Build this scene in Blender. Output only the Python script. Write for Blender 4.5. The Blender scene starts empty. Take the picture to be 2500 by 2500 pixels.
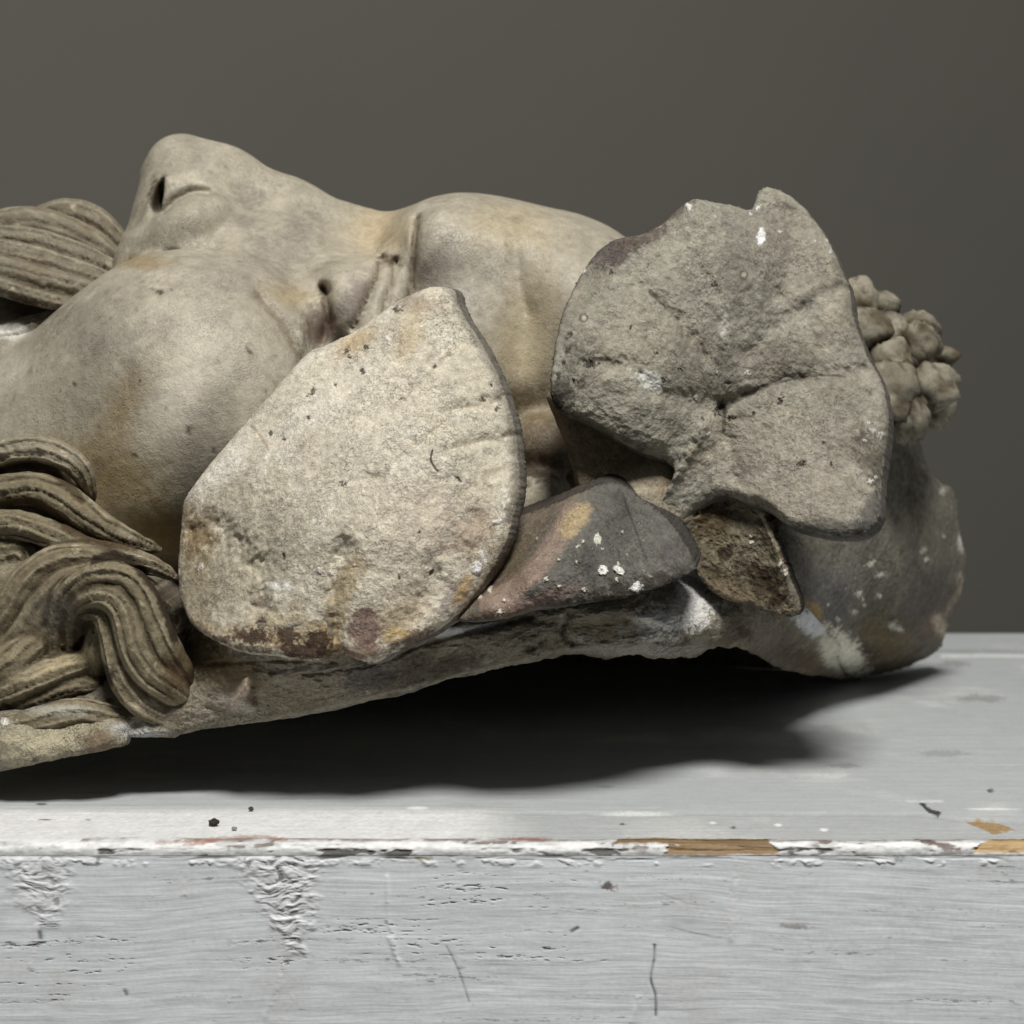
import bpy, math
import numpy as np
from mathutils import Vector

# ------------------------------------------------------------------ camera, world, lights
sc = bpy.context.scene
COL = sc.collection
FPX = 5000.0                     # focal length in photograph pixels (2500 wide)
PITCH = math.atan(350 / FPX)
CAM = np.array([0.0, -0.60, 0.1408])
FWD = np.array([0, math.cos(PITCH), -math.sin(PITCH)])
UPV = np.array([0, math.sin(PITCH), math.cos(PITCH)])

cd = bpy.data.cameras.new('camera')
cd.sensor_width = 36
cd.lens = 72
cd.clip_start = 0.01
cd.clip_end = 50
cd.dof.use_dof = True
cd.dof.focus_distance = 0.66
cd.dof.aperture_fstop = 19.0
co = bpy.data.objects.new('camera', cd)
co.location = CAM
co.rotation_euler = (math.pi / 2 - PITCH, 0, 0)
COL.objects.link(co)
sc.camera = co

w = bpy.data.worlds.new('World')
sc.world = w
w.use_nodes = True
w.node_tree.nodes['Background'].inputs[0].default_value = (0.93, 0.97, 1.0, 1)
w.node_tree.nodes['Background'].inputs[1].default_value = 0.085


def area_light(name, loc, target, size, power, color):
    ld = bpy.data.lights.new(name, 'AREA')
    ld.shape = 'DISK'
    ld.size = size
    ld.energy = power
    ld.color = color
    o = bpy.data.objects.new(name, ld)
    o.location = loc
    d = Vector(target) - Vector(loc)
    o.rotation_euler = d.to_track_quat('-Z', 'Y').to_euler()
    COL.objects.link(o)
    return o


KEY = area_light('key_lamp', (0.17, -0.84, 1.70), (-0.10, 0.1, 0.05), 0.55, 44, (1.0, 0.972, 0.925))

sc.view_settings.view_transform = 'Standard'
sc.view_settings.look = 'None'
sc.view_settings.exposure = 0.0
sc.view_settings.gamma = 1.0


# ------------------------------------------------------------------ projection between photograph and place
def P(px, py, Y):
    px = np.asarray(px, float); py = np.asarray(py, float); Y = np.asarray(Y, float)
    a = (px - 1250) / FPX
    b = -(py - 1250) / FPX
    dx = a
    dy = FWD[1] + b * UPV[1]
    dz = FWD[2] + b * UPV[2]
    t = (Y - CAM[1]) / dy
    return np.stack([dx * t, Y + 0 * t, CAM[2] + dz * t], -1)


def proj(V):
    D = V - CAM
    z = D @ FWD
    return 1250 + FPX * D[..., 0] / z, 1250 - FPX * (D @ UPV) / z


def mpp(Y):
    return (Y + 0.6) / FPX


# ------------------------------------------------------------------ noise
_rs = np.random.RandomState(7)
_perm = _rs.permutation(512).astype(np.int64)
_perm = np.concatenate([_perm, _perm, _perm])
_g = _rs.normal(size=(512, 3)); _g /= np.linalg.norm(_g, axis=1)[:, None]
_g = _g.astype(np.float32)


def perlin(V):
    V = np.asarray(V, np.float32)
    i = np.floor(V).astype(np.int64)
    f = V - i
    i &= 511
    u = f * f * f * (f * (f * 6 - 15) + 10)
    out = 0
    for dx in (0, 1):
        wx = u[:, 0] if dx else 1 - u[:, 0]
        for dy in (0, 1):
            wy = u[:, 1] if dy else 1 - u[:, 1]
            for dz in (0, 1):
                wz = u[:, 2] if dz else 1 - u[:, 2]
                h = _perm[_perm[_perm[(i[:, 0] + dx) & 511] + ((i[:, 1] + dy) & 511)] + ((i[:, 2] + dz) & 511)]
                g = _g[h]
                d = g[:, 0] * (f[:, 0] - dx) + g[:, 1] * (f[:, 1] - dy) + g[:, 2] * (f[:, 2] - dz)
                out = out + wx * wy * wz * d
    return out * 1.6


def fbm(V, scale, octaves=4, gain=0.5, seed=0.0):
    V = np.asarray(V, float) * scale + seed
    a, s, tot = 1.0, 0, 0
    for _ in range(octaves):
        s = s + a * perlin(V)
        tot += a
        a *= gain
        V = V * 2.03 + 11.7
    return s / tot


def sst(a, b, x):
    t = np.clip((x - a) / (b - a), 0, 1)
    return t * t * (3 - 2 * t)


def lin(rgb):
    c = np.asarray(rgb, float) / 255
    return np.where(c <= 0.04045, c / 12.92, ((c + 0.055) / 1.055) ** 2.4)


# ------------------------------------------------------------------ curves
def spline(pts, n, closed=False):
    pts = np.asarray(pts, float)
    m = len(pts)
    if closed:
        idx = lambda k: pts[k % m]
        segs = m
    else:
        idx = lambda k: pts[min(max(k, 0), m - 1)]
        segs = m - 1
    out = []
    for k in range(segs):
        p0, p1, p2, p3 = idx(k - 1), idx(k), idx(k + 1), idx(k + 2)
        t = np.linspace(0, 1, 24, endpoint=False)[:, None]
        out.append(0.5 * (2 * p1 + (p2 - p0) * t + (2 * p0 - 5 * p1 + 4 * p2 - p3) * t ** 2 + (3 * p1 - p0 - 3 * p2 + p3) * t ** 3))
    out = np.concatenate(out)
    out = np.concatenate([out, (out[:1] if closed else pts[-1:])])
    d = np.r_[0, np.cumsum(np.linalg.norm(np.diff(out[:, :2], axis=0), axis=1))]
    s = np.linspace(0, d[-1], n, endpoint=not closed)
    return np.stack([np.interp(s, d, out[:, k]) for k in range(out.shape[1])], -1)


def poly_dist(x, y, pts):
    pts = np.asarray(pts, float)
    best = np.full(x.shape, 1e9)
    for a, b in zip(pts[:-1], pts[1:]):
        ab = b[:2] - a[:2]
        t = np.clip(((x - a[0]) * ab[0] + (y - a[1]) * ab[1]) / (ab @ ab + 1e-9), 0, 1)
        best = np.minimum(best, np.hypot(x - a[0] - t * ab[0], y - a[1] - t * ab[1]))
    return best


def tps(ctrl):
    c = np.asarray(ctrl, float)
    xy = c[:, :2] / 1000.0
    n = len(c)
    def ker(r2):
        return 0.5 * r2 * np.log(r2 + 1e-12)
    r2 = ((xy[:, None] - xy[None]) ** 2).sum(-1)
    A = np.zeros((n + 3, n + 3))
    A[:n, :n] = ker(r2) + np.eye(n) * 1e-4
    A[:n, n] = 1; A[:n, n + 1:] = xy
    A[n, :n] = 1; A[n + 1:, :n] = xy.T
    b = np.r_[c[:, 2], 0, 0, 0]
    wgt = np.linalg.solve(A, b)
    def f(x, y):
        q = np.stack([x, y], -1) / 1000.0
        s = wgt[n] + q @ wgt[n + 1:]
        for k in range(n):
            s = s + wgt[k] * ker(((q - xy[k]) ** 2).sum(-1))
        return s
    return f


# ------------------------------------------------------------------ mesh building
def mk_mesh(name, V, quads, tris=None, col=None, mat=None, parent=None, smooth=True):
    me = bpy.data.meshes.new(name)
    V = np.asarray(V, np.float32)
    q = np.asarray(quads, np.int32).reshape(-1, 4)
    t = np.zeros((0, 3), np.int32) if tris is None else np.asarray(tris, np.int32).reshape(-1, 3)
    me.vertices.add(len(V))
    me.vertices.foreach_set('co', V.ravel())
    loops = np.concatenate([q.ravel(), t.ravel()])
    me.loops.add(len(loops))
    me.loops.foreach_set('vertex_index', loops)
    tot = np.concatenate([np.full(len(q), 4), np.full(len(t), 3)]).astype(np.int32)
    start = np.concatenate([[0], np.cumsum(tot)[:-1]]).astype(np.int32)
    me.polygons.add(len(tot))
    me.polygons.foreach_set('loop_start', start)
    me.polygons.foreach_set('use_smooth', np.full(len(tot), smooth))
    me.update(calc_edges=True)
    if col is not None:
        a = me.color_attributes.new('Col', 'FLOAT_COLOR', 'POINT')
        a.data.foreach_set('color', np.c_[np.clip(col, 0.004, 0.9), np.ones(len(V))].astype(np.float32).ravel())
    me.validate()
    if mat:
        me.materials.append(mat)
    o = bpy.data.objects.new(name, me)
    COL.objects.link(o)
    if parent:
        o.parent = parent
    return o


def empty(name, loc=(0, 0, 0), parent=None):
    o = bpy.data.objects.new(name, None)
    o.location = loc
    o.empty_display_size = 0.02
    COL.objects.link(o)
    if parent:
        o.parent = parent
    return o


def tag(o, label, cat, group=None):
    o['label'] = label
    o['category'] = cat
    if group:
        o['group'] = group
    return o


def grid_quads(nu, nv, closed_u=False):
    i = np.arange(nu if closed_u else nu - 1)
    j = np.arange(nv - 1)
    I, J = np.meshgrid(i, j, indexing='ij')
    I2 = (I + 1) % nu
    return np.stack([I * nv + J, I2 * nv + J, I2 * nv + J + 1, I * nv + J + 1], -1).reshape(-1, 4)


# ------------------------------------------------------------------ materials
def plaster(name, bump=0.5, scale=1.0, speck=0.35, rough=0.85, grain=0.0006, spec=0.25):
    m = bpy.data.materials.new(name)
    m.use_nodes = True
    nt = m.node_tree
    N = nt.nodes; L = nt.links
    bs = N['Principled BSDF']
    bs.inputs['Roughness'].default_value = rough
    bs.inputs['Specular IOR Level'].default_value = spec
    at = N.new('ShaderNodeAttribute'); at.attribute_name = 'Col'
    tc = N.new('ShaderNodeTexCoord')
    def noise(sc_, det=4, rgh=0.55, dist=0.0):
        n = N.new('ShaderNodeTexNoise')
        n.inputs['Scale'].default_value = sc_ * scale
        n.inputs['Detail'].default_value = det
        n.inputs['Roughness'].default_value = rgh
        n.inputs['Distortion'].default_value = dist
        L.new(tc.outputs['Object'], n.inputs['Vector'])
        return n.outputs['Fac']
    def mrange(x, a, b, c, d):
        r = N.new('ShaderNodeMapRange')
        r.inputs[1].default_value = a; r.inputs[2].default_value = b
        r.inputs[3].default_value = c; r.inputs[4].default_value = d
        L.new(x, r.inputs[0])
        return r.outputs[0]
    def math2(op, x, y):
        n = N.new('ShaderNodeMath'); n.operation = op
        for k, s in enumerate((x, y)):
            if isinstance(s, (int, float)):
                n.inputs[k].default_value = s
            else:
                L.new(s, n.inputs[k])
        return n.outputs[0]
    fine = noise(1500, 3, 0.6)
    mid = noise(330, 5, 0.6)
    worm = noise(620, 2, 0.5, 0.6)
    gate = noise(70, 3, 0.6)
    # thin crackle lines, where a noise crosses its middle value
    wl = math2('ABSOLUTE', math2('SUBTRACT', worm, 0.5), 0.0)
    line = mrange(wl, 0.0, 0.035, 1.0, 0.0)
    line = math2('MULTIPLY', line, mrange(gate, 0.38, 0.62, 0.15, 1.0))
    pits = mrange(noise(900, 2, 0.5), 0.66, 0.74, 0.0, 1.0)
    pits = math2('MULTIPLY', pits, mrange(gate, 0.45, 0.7, 0.2, 1.0))
    f1 = mrange(fine, 0.25, 0.75, 1 - speck * 0.55, 1 + speck * 0.55)
    f2 = mrange(mid, 0.25, 0.75, 1 - speck * 0.6, 1 + speck * 0.6)
    f3 = math2('SUBTRACT', 1.0, math2('MULTIPLY', line, speck * 0.85))
    f4 = math2('SUBTRACT', 1.0, math2('MULTIPLY', pits, speck * 1.3))
    f = math2('MULTIPLY', math2('MULTIPLY', f1, f2), math2('MULTIPLY', f3, f4))
    mix = N.new('ShaderNodeVectorMath'); mix.operation = 'SCALE'
    L.new(at.outputs['Color'], mix.inputs[0]); L.new(f, mix.inputs['Scale'])
    L.new(mix.outputs[0], bs.inputs['Base Color'])
    h = math2('ADD', math2('MULTIPLY', fine, 0.5), math2('MULTIPLY', mid, 1.0))
    h = math2('SUBTRACT', h, math2('MULTIPLY', line, 0.35))
    h = math2('SUBTRACT', h, math2('MULTIPLY', pits, 0.6))
    bp = N.new('ShaderNodeBump')
    bp.inputs['Strength'].default_value = bump
    bp.inputs['Distance'].default_value = grain
    L.new(h, bp.inputs['Height'])
    L.new(bp.outputs[0], bs.inputs['Normal'])
    return m


M_LEAF = plaster('weathered_leaf_plaster', 0.75, 1.0, 0.42, grain=0.0009)
M_FACE = plaster('smooth_face_plaster', 0.55, 0.8, 0.24, rough=0.5, grain=0.0007, spec=0.4)
M_HAIR = plaster('grimy_hair_plaster', 0.6, 0.8, 0.30, grain=0.0008)
M_RIM = plaster('rough_rim_plaster', 0.9, 0.9, 0.30, grain=0.0014)


def board_paint(name, vertical=False):
    m = bpy.data.materials.new(name)
    m.use_nodes = True
    nt = m.node_tree
    N = nt.nodes; L = nt.links
    bs = N['Principled BSDF']
    bs.inputs['Roughness'].default_value = 0.55
    bs.inputs['Specular IOR Level'].default_value = 0.3
    at = N.new('ShaderNodeAttribute'); at.attribute_name = 'Col'
    tc = N.new('ShaderNodeTexCoord')
    mp = N.new('ShaderNodeMapping')
    mp.inputs['Scale'].default_value = (120, 430, 430)
    mp.inputs['Rotation'].default_value = (0, math.radians(1.5), 0)
    L.new(tc.outputs['Object'], mp.inputs[0])
    n1 = N.new('ShaderNodeTexNoise'); n1.inputs['Scale'].default_value = 1.0
    n1.inputs['Detail'].default_value = 5; n1.inputs['Roughness'].default_value = 0.65
    n1.inputs['Distortion'].default_value = 0.4
    L.new(mp.outputs[0], n1.inputs['Vector'])
    n2 = N.new('ShaderNodeTexNoise'); n2.inputs['Scale'].default_value = 700
    n2.inputs['Detail'].default_value = 3
    L.new(tc.outputs['Object'], n2.inputs['Vector'])
    r = N.new('ShaderNodeMapRange')
    r.inputs[1].default_value = 0.3; r.inputs[2].default_value = 0.7
    r.inputs[3].default_value = 0.965; r.inputs[4].default_value = 1.035
    L.new(n1.outputs['Fac'], r.inputs[0])
    r2 = N.new('ShaderNodeMapRange')
    r2.inputs[1].default_value = 0.3; r2.inputs[2].default_value = 0.7
    r2.inputs[3].default_value = 0.96; r2.inputs[4].default_value = 1.04
    L.new(n2.outputs['Fac'], r2.inputs[0])
    mm = N.new('ShaderNodeMath'); mm.operation = 'MULTIPLY'
    L.new(r.outputs[0], mm.inputs[0]); L.new(r2.outputs[0], mm.inputs[1])
    mix = N.new('ShaderNodeVectorMath'); mix.operation = 'SCALE'
    L.new(at.outputs['Color'], mix.inputs[0]); L.new(mm.outputs[0], mix.inputs['Scale'])
    L.new(mix.outputs[0], bs.inputs['Base Color'])
    ad = N.new('ShaderNodeMath'); ad.operation = 'MULTIPLY_ADD'
    L.new(n2.outputs['Fac'], ad.inputs[0]); ad.inputs[1].default_value = 0.25
    L.new(n1.outputs['Fac'], ad.inputs[2])
    bp = N.new('ShaderNodeBump')
    bp.inputs['Strength'].default_value = 0.2
    bp.inputs['Distance'].default_value = 0.0004
    L.new(ad.outputs[0], bp.inputs['Height'])
    L.new(bp.outputs[0], bs.inputs['Normal'])
    return m


M_BOARD = board_paint('chipped_white_board_paint')

# ------------------------------------------------------------------ painting of stains, wear, painted shade and highlights
class Paint:
    """Colours each vertex of a part: base, mottling, then stains, chips and lines with shapes of their own."""
    def __init__(self, V, base, mott=0.10, seed=0.0):
        self.V = V
        self.x, self.y = proj(V)
        self.n1 = fbm(V, 45, 4, 0.55, seed + 3.1)
        self.n2 = fbm(V, 190, 4, 0.6, seed + 17.3)
        self.n3 = fbm(V, 650, 2, 0.6, seed + 31.9)
        self.n4 = fbm(V, 1500, 2, 0.6, seed + 71.9)
        self.c = lin(base)[None, :] * (1 + mott * (1.6 * self.n1 + 1.6 * self.n2 + 1.0 * self.n3))[:, None]

    h = 0.0

    def mix(self, m, rgb):
        m = np.clip(m, 0, 1)[:, None]
        k = (1 + 0.25 * self.n3 + 0.2 * self.n2)[:, None]
        self.c = self.c * (1 - m) + lin(rgb)[None] * k * m

    def blotch(self, rgb, lo, hi, scale, a=1.0, seed=0.0):
        n = fbm(self.V, scale, 4, 0.6, seed + 51.7)
        self.mix(a * sst(lo, hi, n), rgb)

    def splat(self, cx, cy, rx, ry, ang, rgb, a=1.0, soft=0.5, rag=0.5, h=0.0):
        t = math.radians(ang)
        dx, dy = self.x - cx, self.y - cy
        u = (dx * math.cos(t) + dy * math.sin(t)) / rx
        v = (-dx * math.sin(t) + dy * math.cos(t)) / ry
        d = np.hypot(u, v) + rag * (self.n2 * 0.9 + self.n3 * 0.7)
        m = a * (1 - sst(1 - soft, 1 + soft * 0.6, d + rag * 0.5 * self.n4))
        if soft < 0.25 and sum(rgb) > 600:
            h = 0.0007
        if h:
            self.h = self.h + h * m * (1 + 0.6 * self.n4)
        self.mix(m, rgb)

    def line(self, pts, wd, rgb, a=1.0, rag=0.5, gaps=0.0):
        if len(pts) > 2:
            pts = spline(pts, 40)
        d = poly_dist(self.x, self.y, pts) * (1 + rag * self.n3) + rag * wd * self.n2
        m = 1 - sst(wd * 0.45, wd * 1.05, d)
        if gaps:
            m = m * sst(-gaps, gaps * 0.3, self.n2)
        self.mix(a * m, rgb)

    def chips(self, pts, rgb, a=1.0):
        for (cx, cy, r) in pts:
            t = math.radians(37 * cx % 180)
            dx, dy = self.x - cx, self.y - cy
            u = (dx * math.cos(t) + dy * math.sin(t)) / (r * (1.0 + 0.35 * math.sin(cx)))
            v = (-dx * math.sin(t) + dy * math.cos(t)) / (r * (0.75 + 0.2 * math.cos(cy)))
            d = np.hypot(u, v) + 1.5 * self.n4 + 0.9 * self.n3
            m = a * (1 - sst(0.7, 1.15, d))
            self.h = self.h + (0.0006 if sum(rgb) > 450 else -0.0006) * m
            self.mix(m, rgb)


# ------------------------------------------------------------------ leaf sheets
def sheet(name, outline, centre, ctrl, extr, paint, mat, parent, grooves=(), er=30, ed=0.004,
          N=560, R=130, rough=0.0009, jag=2.5, seed=0.0, back_scale=1.0, dY=-0.012, und=0.0012):
    """A thick curled leaf: outline + depth surface, rounded edge, real thickness along extr."""
    b = spline(outline, N, True)
    ang = np.linspace(0, 2 * np.pi, N, endpoint=False)
    circ = np.stack([np.cos(ang) * 9, np.sin(ang) * 9, 0 * ang + seed], -1)
    jn = fbm(circ, 1.6, 5, 0.7, seed)
    jn2 = fbm(circ, 7.0, 3, 0.7, seed + 5)
    c = np.asarray(centre, float)
    dv = b - c
    L = np.linalg.norm(dv, axis=1)
    b = c + dv * (1 + jag * (jn * 1.3 + jn2 * 0.8) / L)[:, None]
    dv = b - c
    L = np.linalg.norm(dv, axis=1)
    t = np.linspace(0, 1, R) ** 0.8
    t[0] = 0.004
    X = c[0] + dv[:, None, 0] * t[None]
    Yp = c[1] + dv[:, None, 1] * t[None]
    f = tps(ctrl)
    Y = f(X.ravel(), Yp.ravel()).reshape(X.shape) + dY
    dist = poly_dist(X.ravel(), Yp.ravel(), np.r_[b[::4], b[:1]]).reshape(X.shape)
    q = np.clip(1 - dist / er, 0, 1)
    rnd = (1 - np.sqrt(np.clip(1 - q * q, 0, 1)))
    x, y = X.ravel(), Yp.ravel()
    disp = np.zeros(x.shape)
    V0 = P(x, y, Y.ravel())
    gm = fbm(V0, 110, 3, 0.6, seed + 40)
    for (pts, wd, dep) in grooves:
        pts = spline(pts, 40) if len(pts) > 2 else np.asarray(pts, float)
        d = poly_dist(x, y, pts)
        disp += 0.65 * dep * np.exp(-(d / (wd * 1.15)) ** 2) * np.clip(0.85 + 1.3 * gm, 0.15, 1.5)
    disp += und * fbm(V0, 28, 2, 0.5, seed + 60)
    disp += rough * (1.3 * fbm(V0, 60, 4, 0.55, seed) + 0.55 * fbm(V0, 420, 3, 0.6, seed + 9))
    Vf = P(x, y, Y.ravel() + disp).reshape(N, R, 3)
    ex = np.asarray(extr, float)
    Vf = Vf + (rnd * ed)[..., None] * (ex / np.linalg.norm(ex))[None, None]
    # wall + back
    rim0 = Vf[:, -1]
    cen3 = P(c[0], c[1], f(np.array([c[0]]), np.array([c[1]])) + dY)[0]
    K = 10
    rows = []
    for k in range(1, K + 1):
        s = k / K
        pt = rim0 + ex[None] * s
        bul = math.sin(math.pi * s) * 0.0006
        nrm = rim0 - cen3
        nrm = nrm / np.linalg.norm(nrm, axis=1)[:, None]
        pt = pt + nrm * bul - nrm * (1 - back_scale) * s * 0.012
        pt = pt + (rough * 0.45 * fbm(pt, 140, 3, 0.5, seed + 2))[:, None] * nrm
        rows.append(pt)
    last = rows[-1]
    for s in (0.9, 0.6, 0.25, 0.01):
        k = max(int(s * (R - 1)), 0)
        pt = Vf[:, k] + ex[None]
        if s > 0.8:
            pt = 0.5 * pt + 0.5 * (last + (Vf[:, k] - Vf[:, -1]))
        rows.append(pt)
    back = np.stack(rows, 1)
    A = np.concatenate([Vf, back], 1)
    nv = A.shape[1]
    quads = grid_quads(N, nv, True)[:, ::-1]
    V = A.reshape(-1, 3)
    ce = np.stack([Vf[:, 0].mean(0), back[:, -1].mean(0)])
    V = np.concatenate([V, ce])
    i = np.arange(N); i2 = (i + 1) % N
    tris = np.concatenate([np.stack([i * nv, i2 * nv, np.full(N, len(V) - 2)], -1),
                           np.stack([i2 * nv + nv - 1, i * nv + nv - 1, np.full(N, len(V) - 1)], -1)])
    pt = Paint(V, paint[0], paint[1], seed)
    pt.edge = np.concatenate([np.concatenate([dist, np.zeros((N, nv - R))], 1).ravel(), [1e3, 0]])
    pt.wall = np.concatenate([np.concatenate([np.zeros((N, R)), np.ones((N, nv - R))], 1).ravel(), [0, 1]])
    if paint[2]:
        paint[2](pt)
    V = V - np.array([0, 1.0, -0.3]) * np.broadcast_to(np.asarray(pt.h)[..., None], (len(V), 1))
    return mk_mesh(name, V, quads, tris, pt.c, mat, parent)


# ------------------------------------------------------------------ signed distance sculpting
class Sdf:
    def __init__(self, lo, hi, h):
        self.lo = np.array(lo); self.h = h
        self.n = np.ceil((np.array(hi) - self.lo) / h).astype(int) + 1
        self.ax = [(self.lo[k] + h * np.arange(self.n[k])).astype(np.float32) for k in range(3)]
        self.F = np.full(self.n, 0.05, np.float32)

    def block(self, lo, hi):
        a = np.clip(np.floor((np.array(lo) - self.lo) / self.h).astype(int), 0, self.n)
        b = np.clip(np.ceil((np.array(hi) - self.lo) / self.h).astype(int) + 1, 0, self.n)
        s = tuple(slice(i, j) for i, j in zip(a, b))
        g = np.meshgrid(*[self.ax[k][s[k]] for k in range(3)], indexing='ij', sparse=True)
        return s, g

    def join(self, s, d, k, op):
        F = self.F[s]
        if op == 'add':
            hh = np.clip(0.5 + 0.5 * (F - d) / k, 0, 1)
            self.F[s] = F * (1 - hh) + d * hh - k * hh * (1 - hh)
        else:
            hh = np.clip(0.5 - 0.5 * (F + d) / k, 0, 1)
            self.F[s] = F * (1 - hh) - d * hh + k * hh * (1 - hh)

    def ell(self, px, py, Y, rx, rz, ry, ang=0, k=0.010, op='add', yaw=0):
        c = P(px, py, Y)
        m = mpp(Y)
        r = np.array([rx * m, ry, rz * m])
        rad = r.max() + 0.03
        s, (x, y, z) = self.block(c - rad, c + rad)
        t = math.radians(-ang)
        X, Z, Yv = x - c[0], z - c[2], y - c[1]
        # ang turns clockwise in the photograph
        u = X * math.cos(t) + Z * math.sin(t)
        v = -X * math.sin(t) + Z * math.cos(t)
        if yaw:
            a = math.radians(yaw)
            u, Yv = u * math.cos(a) + Yv * math.sin(a), -u * math.sin(a) + Yv * math.cos(a)
        k0 = np.sqrt((u / r[0]) ** 2 + (Yv / r[1]) ** 2 + (v / r[2]) ** 2) + 1e-6
        k1 = np.sqrt((u / r[0] ** 2) ** 2 + (Yv / r[1] ** 2) ** 2 + (v / r[2] ** 2) ** 2) + 1e-6
        self.join(s, k0 * (k0 - 1) / k1, k, op)

    def cone(self, a, ra, b, rb, k=0.008, op='add'):
        """round cone between two photograph points (px, py, Y), radii in pixels"""
        A, B = P(*a), P(*b)
        r1, r2 = ra * mpp(a[2]), rb * mpp(b[2])
        rad = max(r1, r2) + max(3 * k, 0.012)
        s, (x, y, z) = self.block(np.minimum(A, B) - rad, np.maximum(A, B) + rad)
        ab = B - A
        t = np.clip(((x - A[0]) * ab[0] + (y - A[1]) * ab[1] + (z - A[2]) * ab[2]) / (ab @ ab), 0, 1)
        d = np.sqrt((x - A[0] - t * ab[0]) ** 2 + (y - A[1] - t * ab[1]) ** 2 + (z - A[2] - t * ab[2]) ** 2) - (r1 + (r2 - r1) * t)
        self.join(s, d, k, op)

    def chain(self, pts, k=0.006, op='add'):
        for a, b in zip(pts[:-1], pts[1:]):
            self.cone(a[:3], a[3], b[:3], b[3], k, op)

    def mesh(self):
        F = self.F
        n = np.array(F.shape)
        nc = n - 1
        ncell = int(nc.prod())
        acc = np.zeros((3, ncell)); cnt = np.zeros(ncell)
        neg = F < 0
        faces = []
        for ax in range(3):
            sl0 = [slice(None)] * 3; sl1 = [slice(None)] * 3
            sl0[ax] = slice(0, -1); sl1[ax] = slice(1, None)
            ch = np.argwhere(neg[tuple(sl0)] != neg[tuple(sl1)])
            f0 = F[tuple(ch.T)]
            nx = ch.copy(); nx[:, ax] += 1
            f1 = F[tuple(nx.T)]
            pos = ch.astype(float); pos[:, ax] += f0 / (f0 - f1)
            o1, o2 = [(1, 2), (2, 0), (0, 1)][ax]
            ids = []
            ok = np.ones(len(ch), bool)
            for d1, d2 in ((-1, -1), (0, -1), (0, 0), (-1, 0)):
                cell = ch.copy(); cell[:, o1] += d1; cell[:, o2] += d2
                good = ((cell >= 0) & (cell < nc)).all(1)
                lid = cell[:, 0] * nc[1] * nc[2] + cell[:, 1] * nc[2] + cell[:, 2]
                lid = np.where(good, lid, 0)
                for q in range(3):
                    acc[q] += np.bincount(lid[good], pos[good, q], ncell)
                cnt += np.bincount(lid[good], minlength=ncell)
                ids.append(lid); ok &= good
            quad = np.stack(ids, -1)
            flip = f0 < 0
            quad[~flip] = quad[~flip][:, ::-1]
            faces.append(quad[ok])
        used = np.where(cnt > 0)[0]
        remap = np.full(ncell, -1); remap[used] = np.arange(len(used))
        V = self.lo + self.h * (acc[:, used] / cnt[used]).T
        return V, remap[np.concatenate(faces)]


# ================================================================== SETTING: wall
def wall_material():
    m = bpy.data.materials.new('dark_grey_wall_paint')
    m.use_nodes = True
    nt = m.node_tree; N = nt.nodes; L = nt.links
    bs = N['Principled BSDF']
    bs.inputs['Roughness'].default_value = 0.8
    bs.inputs['Specular IOR Level'].default_value = 0.2
    tc = N.new('ShaderNodeTexCoord')
    n = N.new('ShaderNodeTexNoise'); n.inputs['Scale'].default_value = 2.2; n.inputs['Detail'].default_value = 5
    L.new(tc.outputs['Object'], n.inputs['Vector'])
    r = N.new('ShaderNodeValToRGB')
    r.color_ramp.elements[0].position = 0.3; r.color_ramp.elements[0].color = (*lin((110, 109, 102)), 1)
    r.color_ramp.elements[1].position = 0.7; r.color_ramp.elements[1].color = (*lin((115, 112, 105)), 1)
    L.new(n.outputs['Fac'], r.inputs[0]); L.new(r.outputs[0], bs.inputs['Base Color'])
    n2 = N.new('ShaderNodeTexNoise'); n2.inputs['Scale'].default_value = 160; n2.inputs['Detail'].default_value = 3
    L.new(tc.outputs['Object'], n2.inputs['Vector'])
    bp = N.new('ShaderNodeBump'); bp.inputs['Strength'].default_value = 0.15; bp.inputs['Distance'].default_value = 0.002
    L.new(n2.outputs['Fac'], bp.inputs['Height']); L.new(bp.outputs[0], bs.inputs['Normal'])
    return m


WY = 1.5
o = mk_mesh('wall', [(-3, WY - 1.05, -1), (3, WY + 1.05, -1), (3, WY + 1.05, 2.5), (-3, WY - 1.05, 2.5)], [(0, 1, 2, 3)], None, None, wall_material(), None, False)
o['kind'] = 'structure'
o = mk_mesh('floor', [(-3, -2, -0.75), (3, -2, -0.75), (3, WY, -0.75), (-3, WY, -0.75)], [(0, 1, 2, 3)], None, None, o.data.materials[0], None, False)
o['kind'] = 'structure'

# ================================================================== CHEST
chest = empty('wooden_chest', (0, 0.24, -0.75))
tag(chest, 'white painted wooden chest with chipped front edge under the plaster mask', 'chest')


def child_of(o, parent):
    o.parent = parent
    o.matrix_parent_inverse = parent.matrix_world.inverted() if parent.matrix_world else o.matrix_parent_inverse
    o.location = o.location - parent.location
    return o


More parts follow.
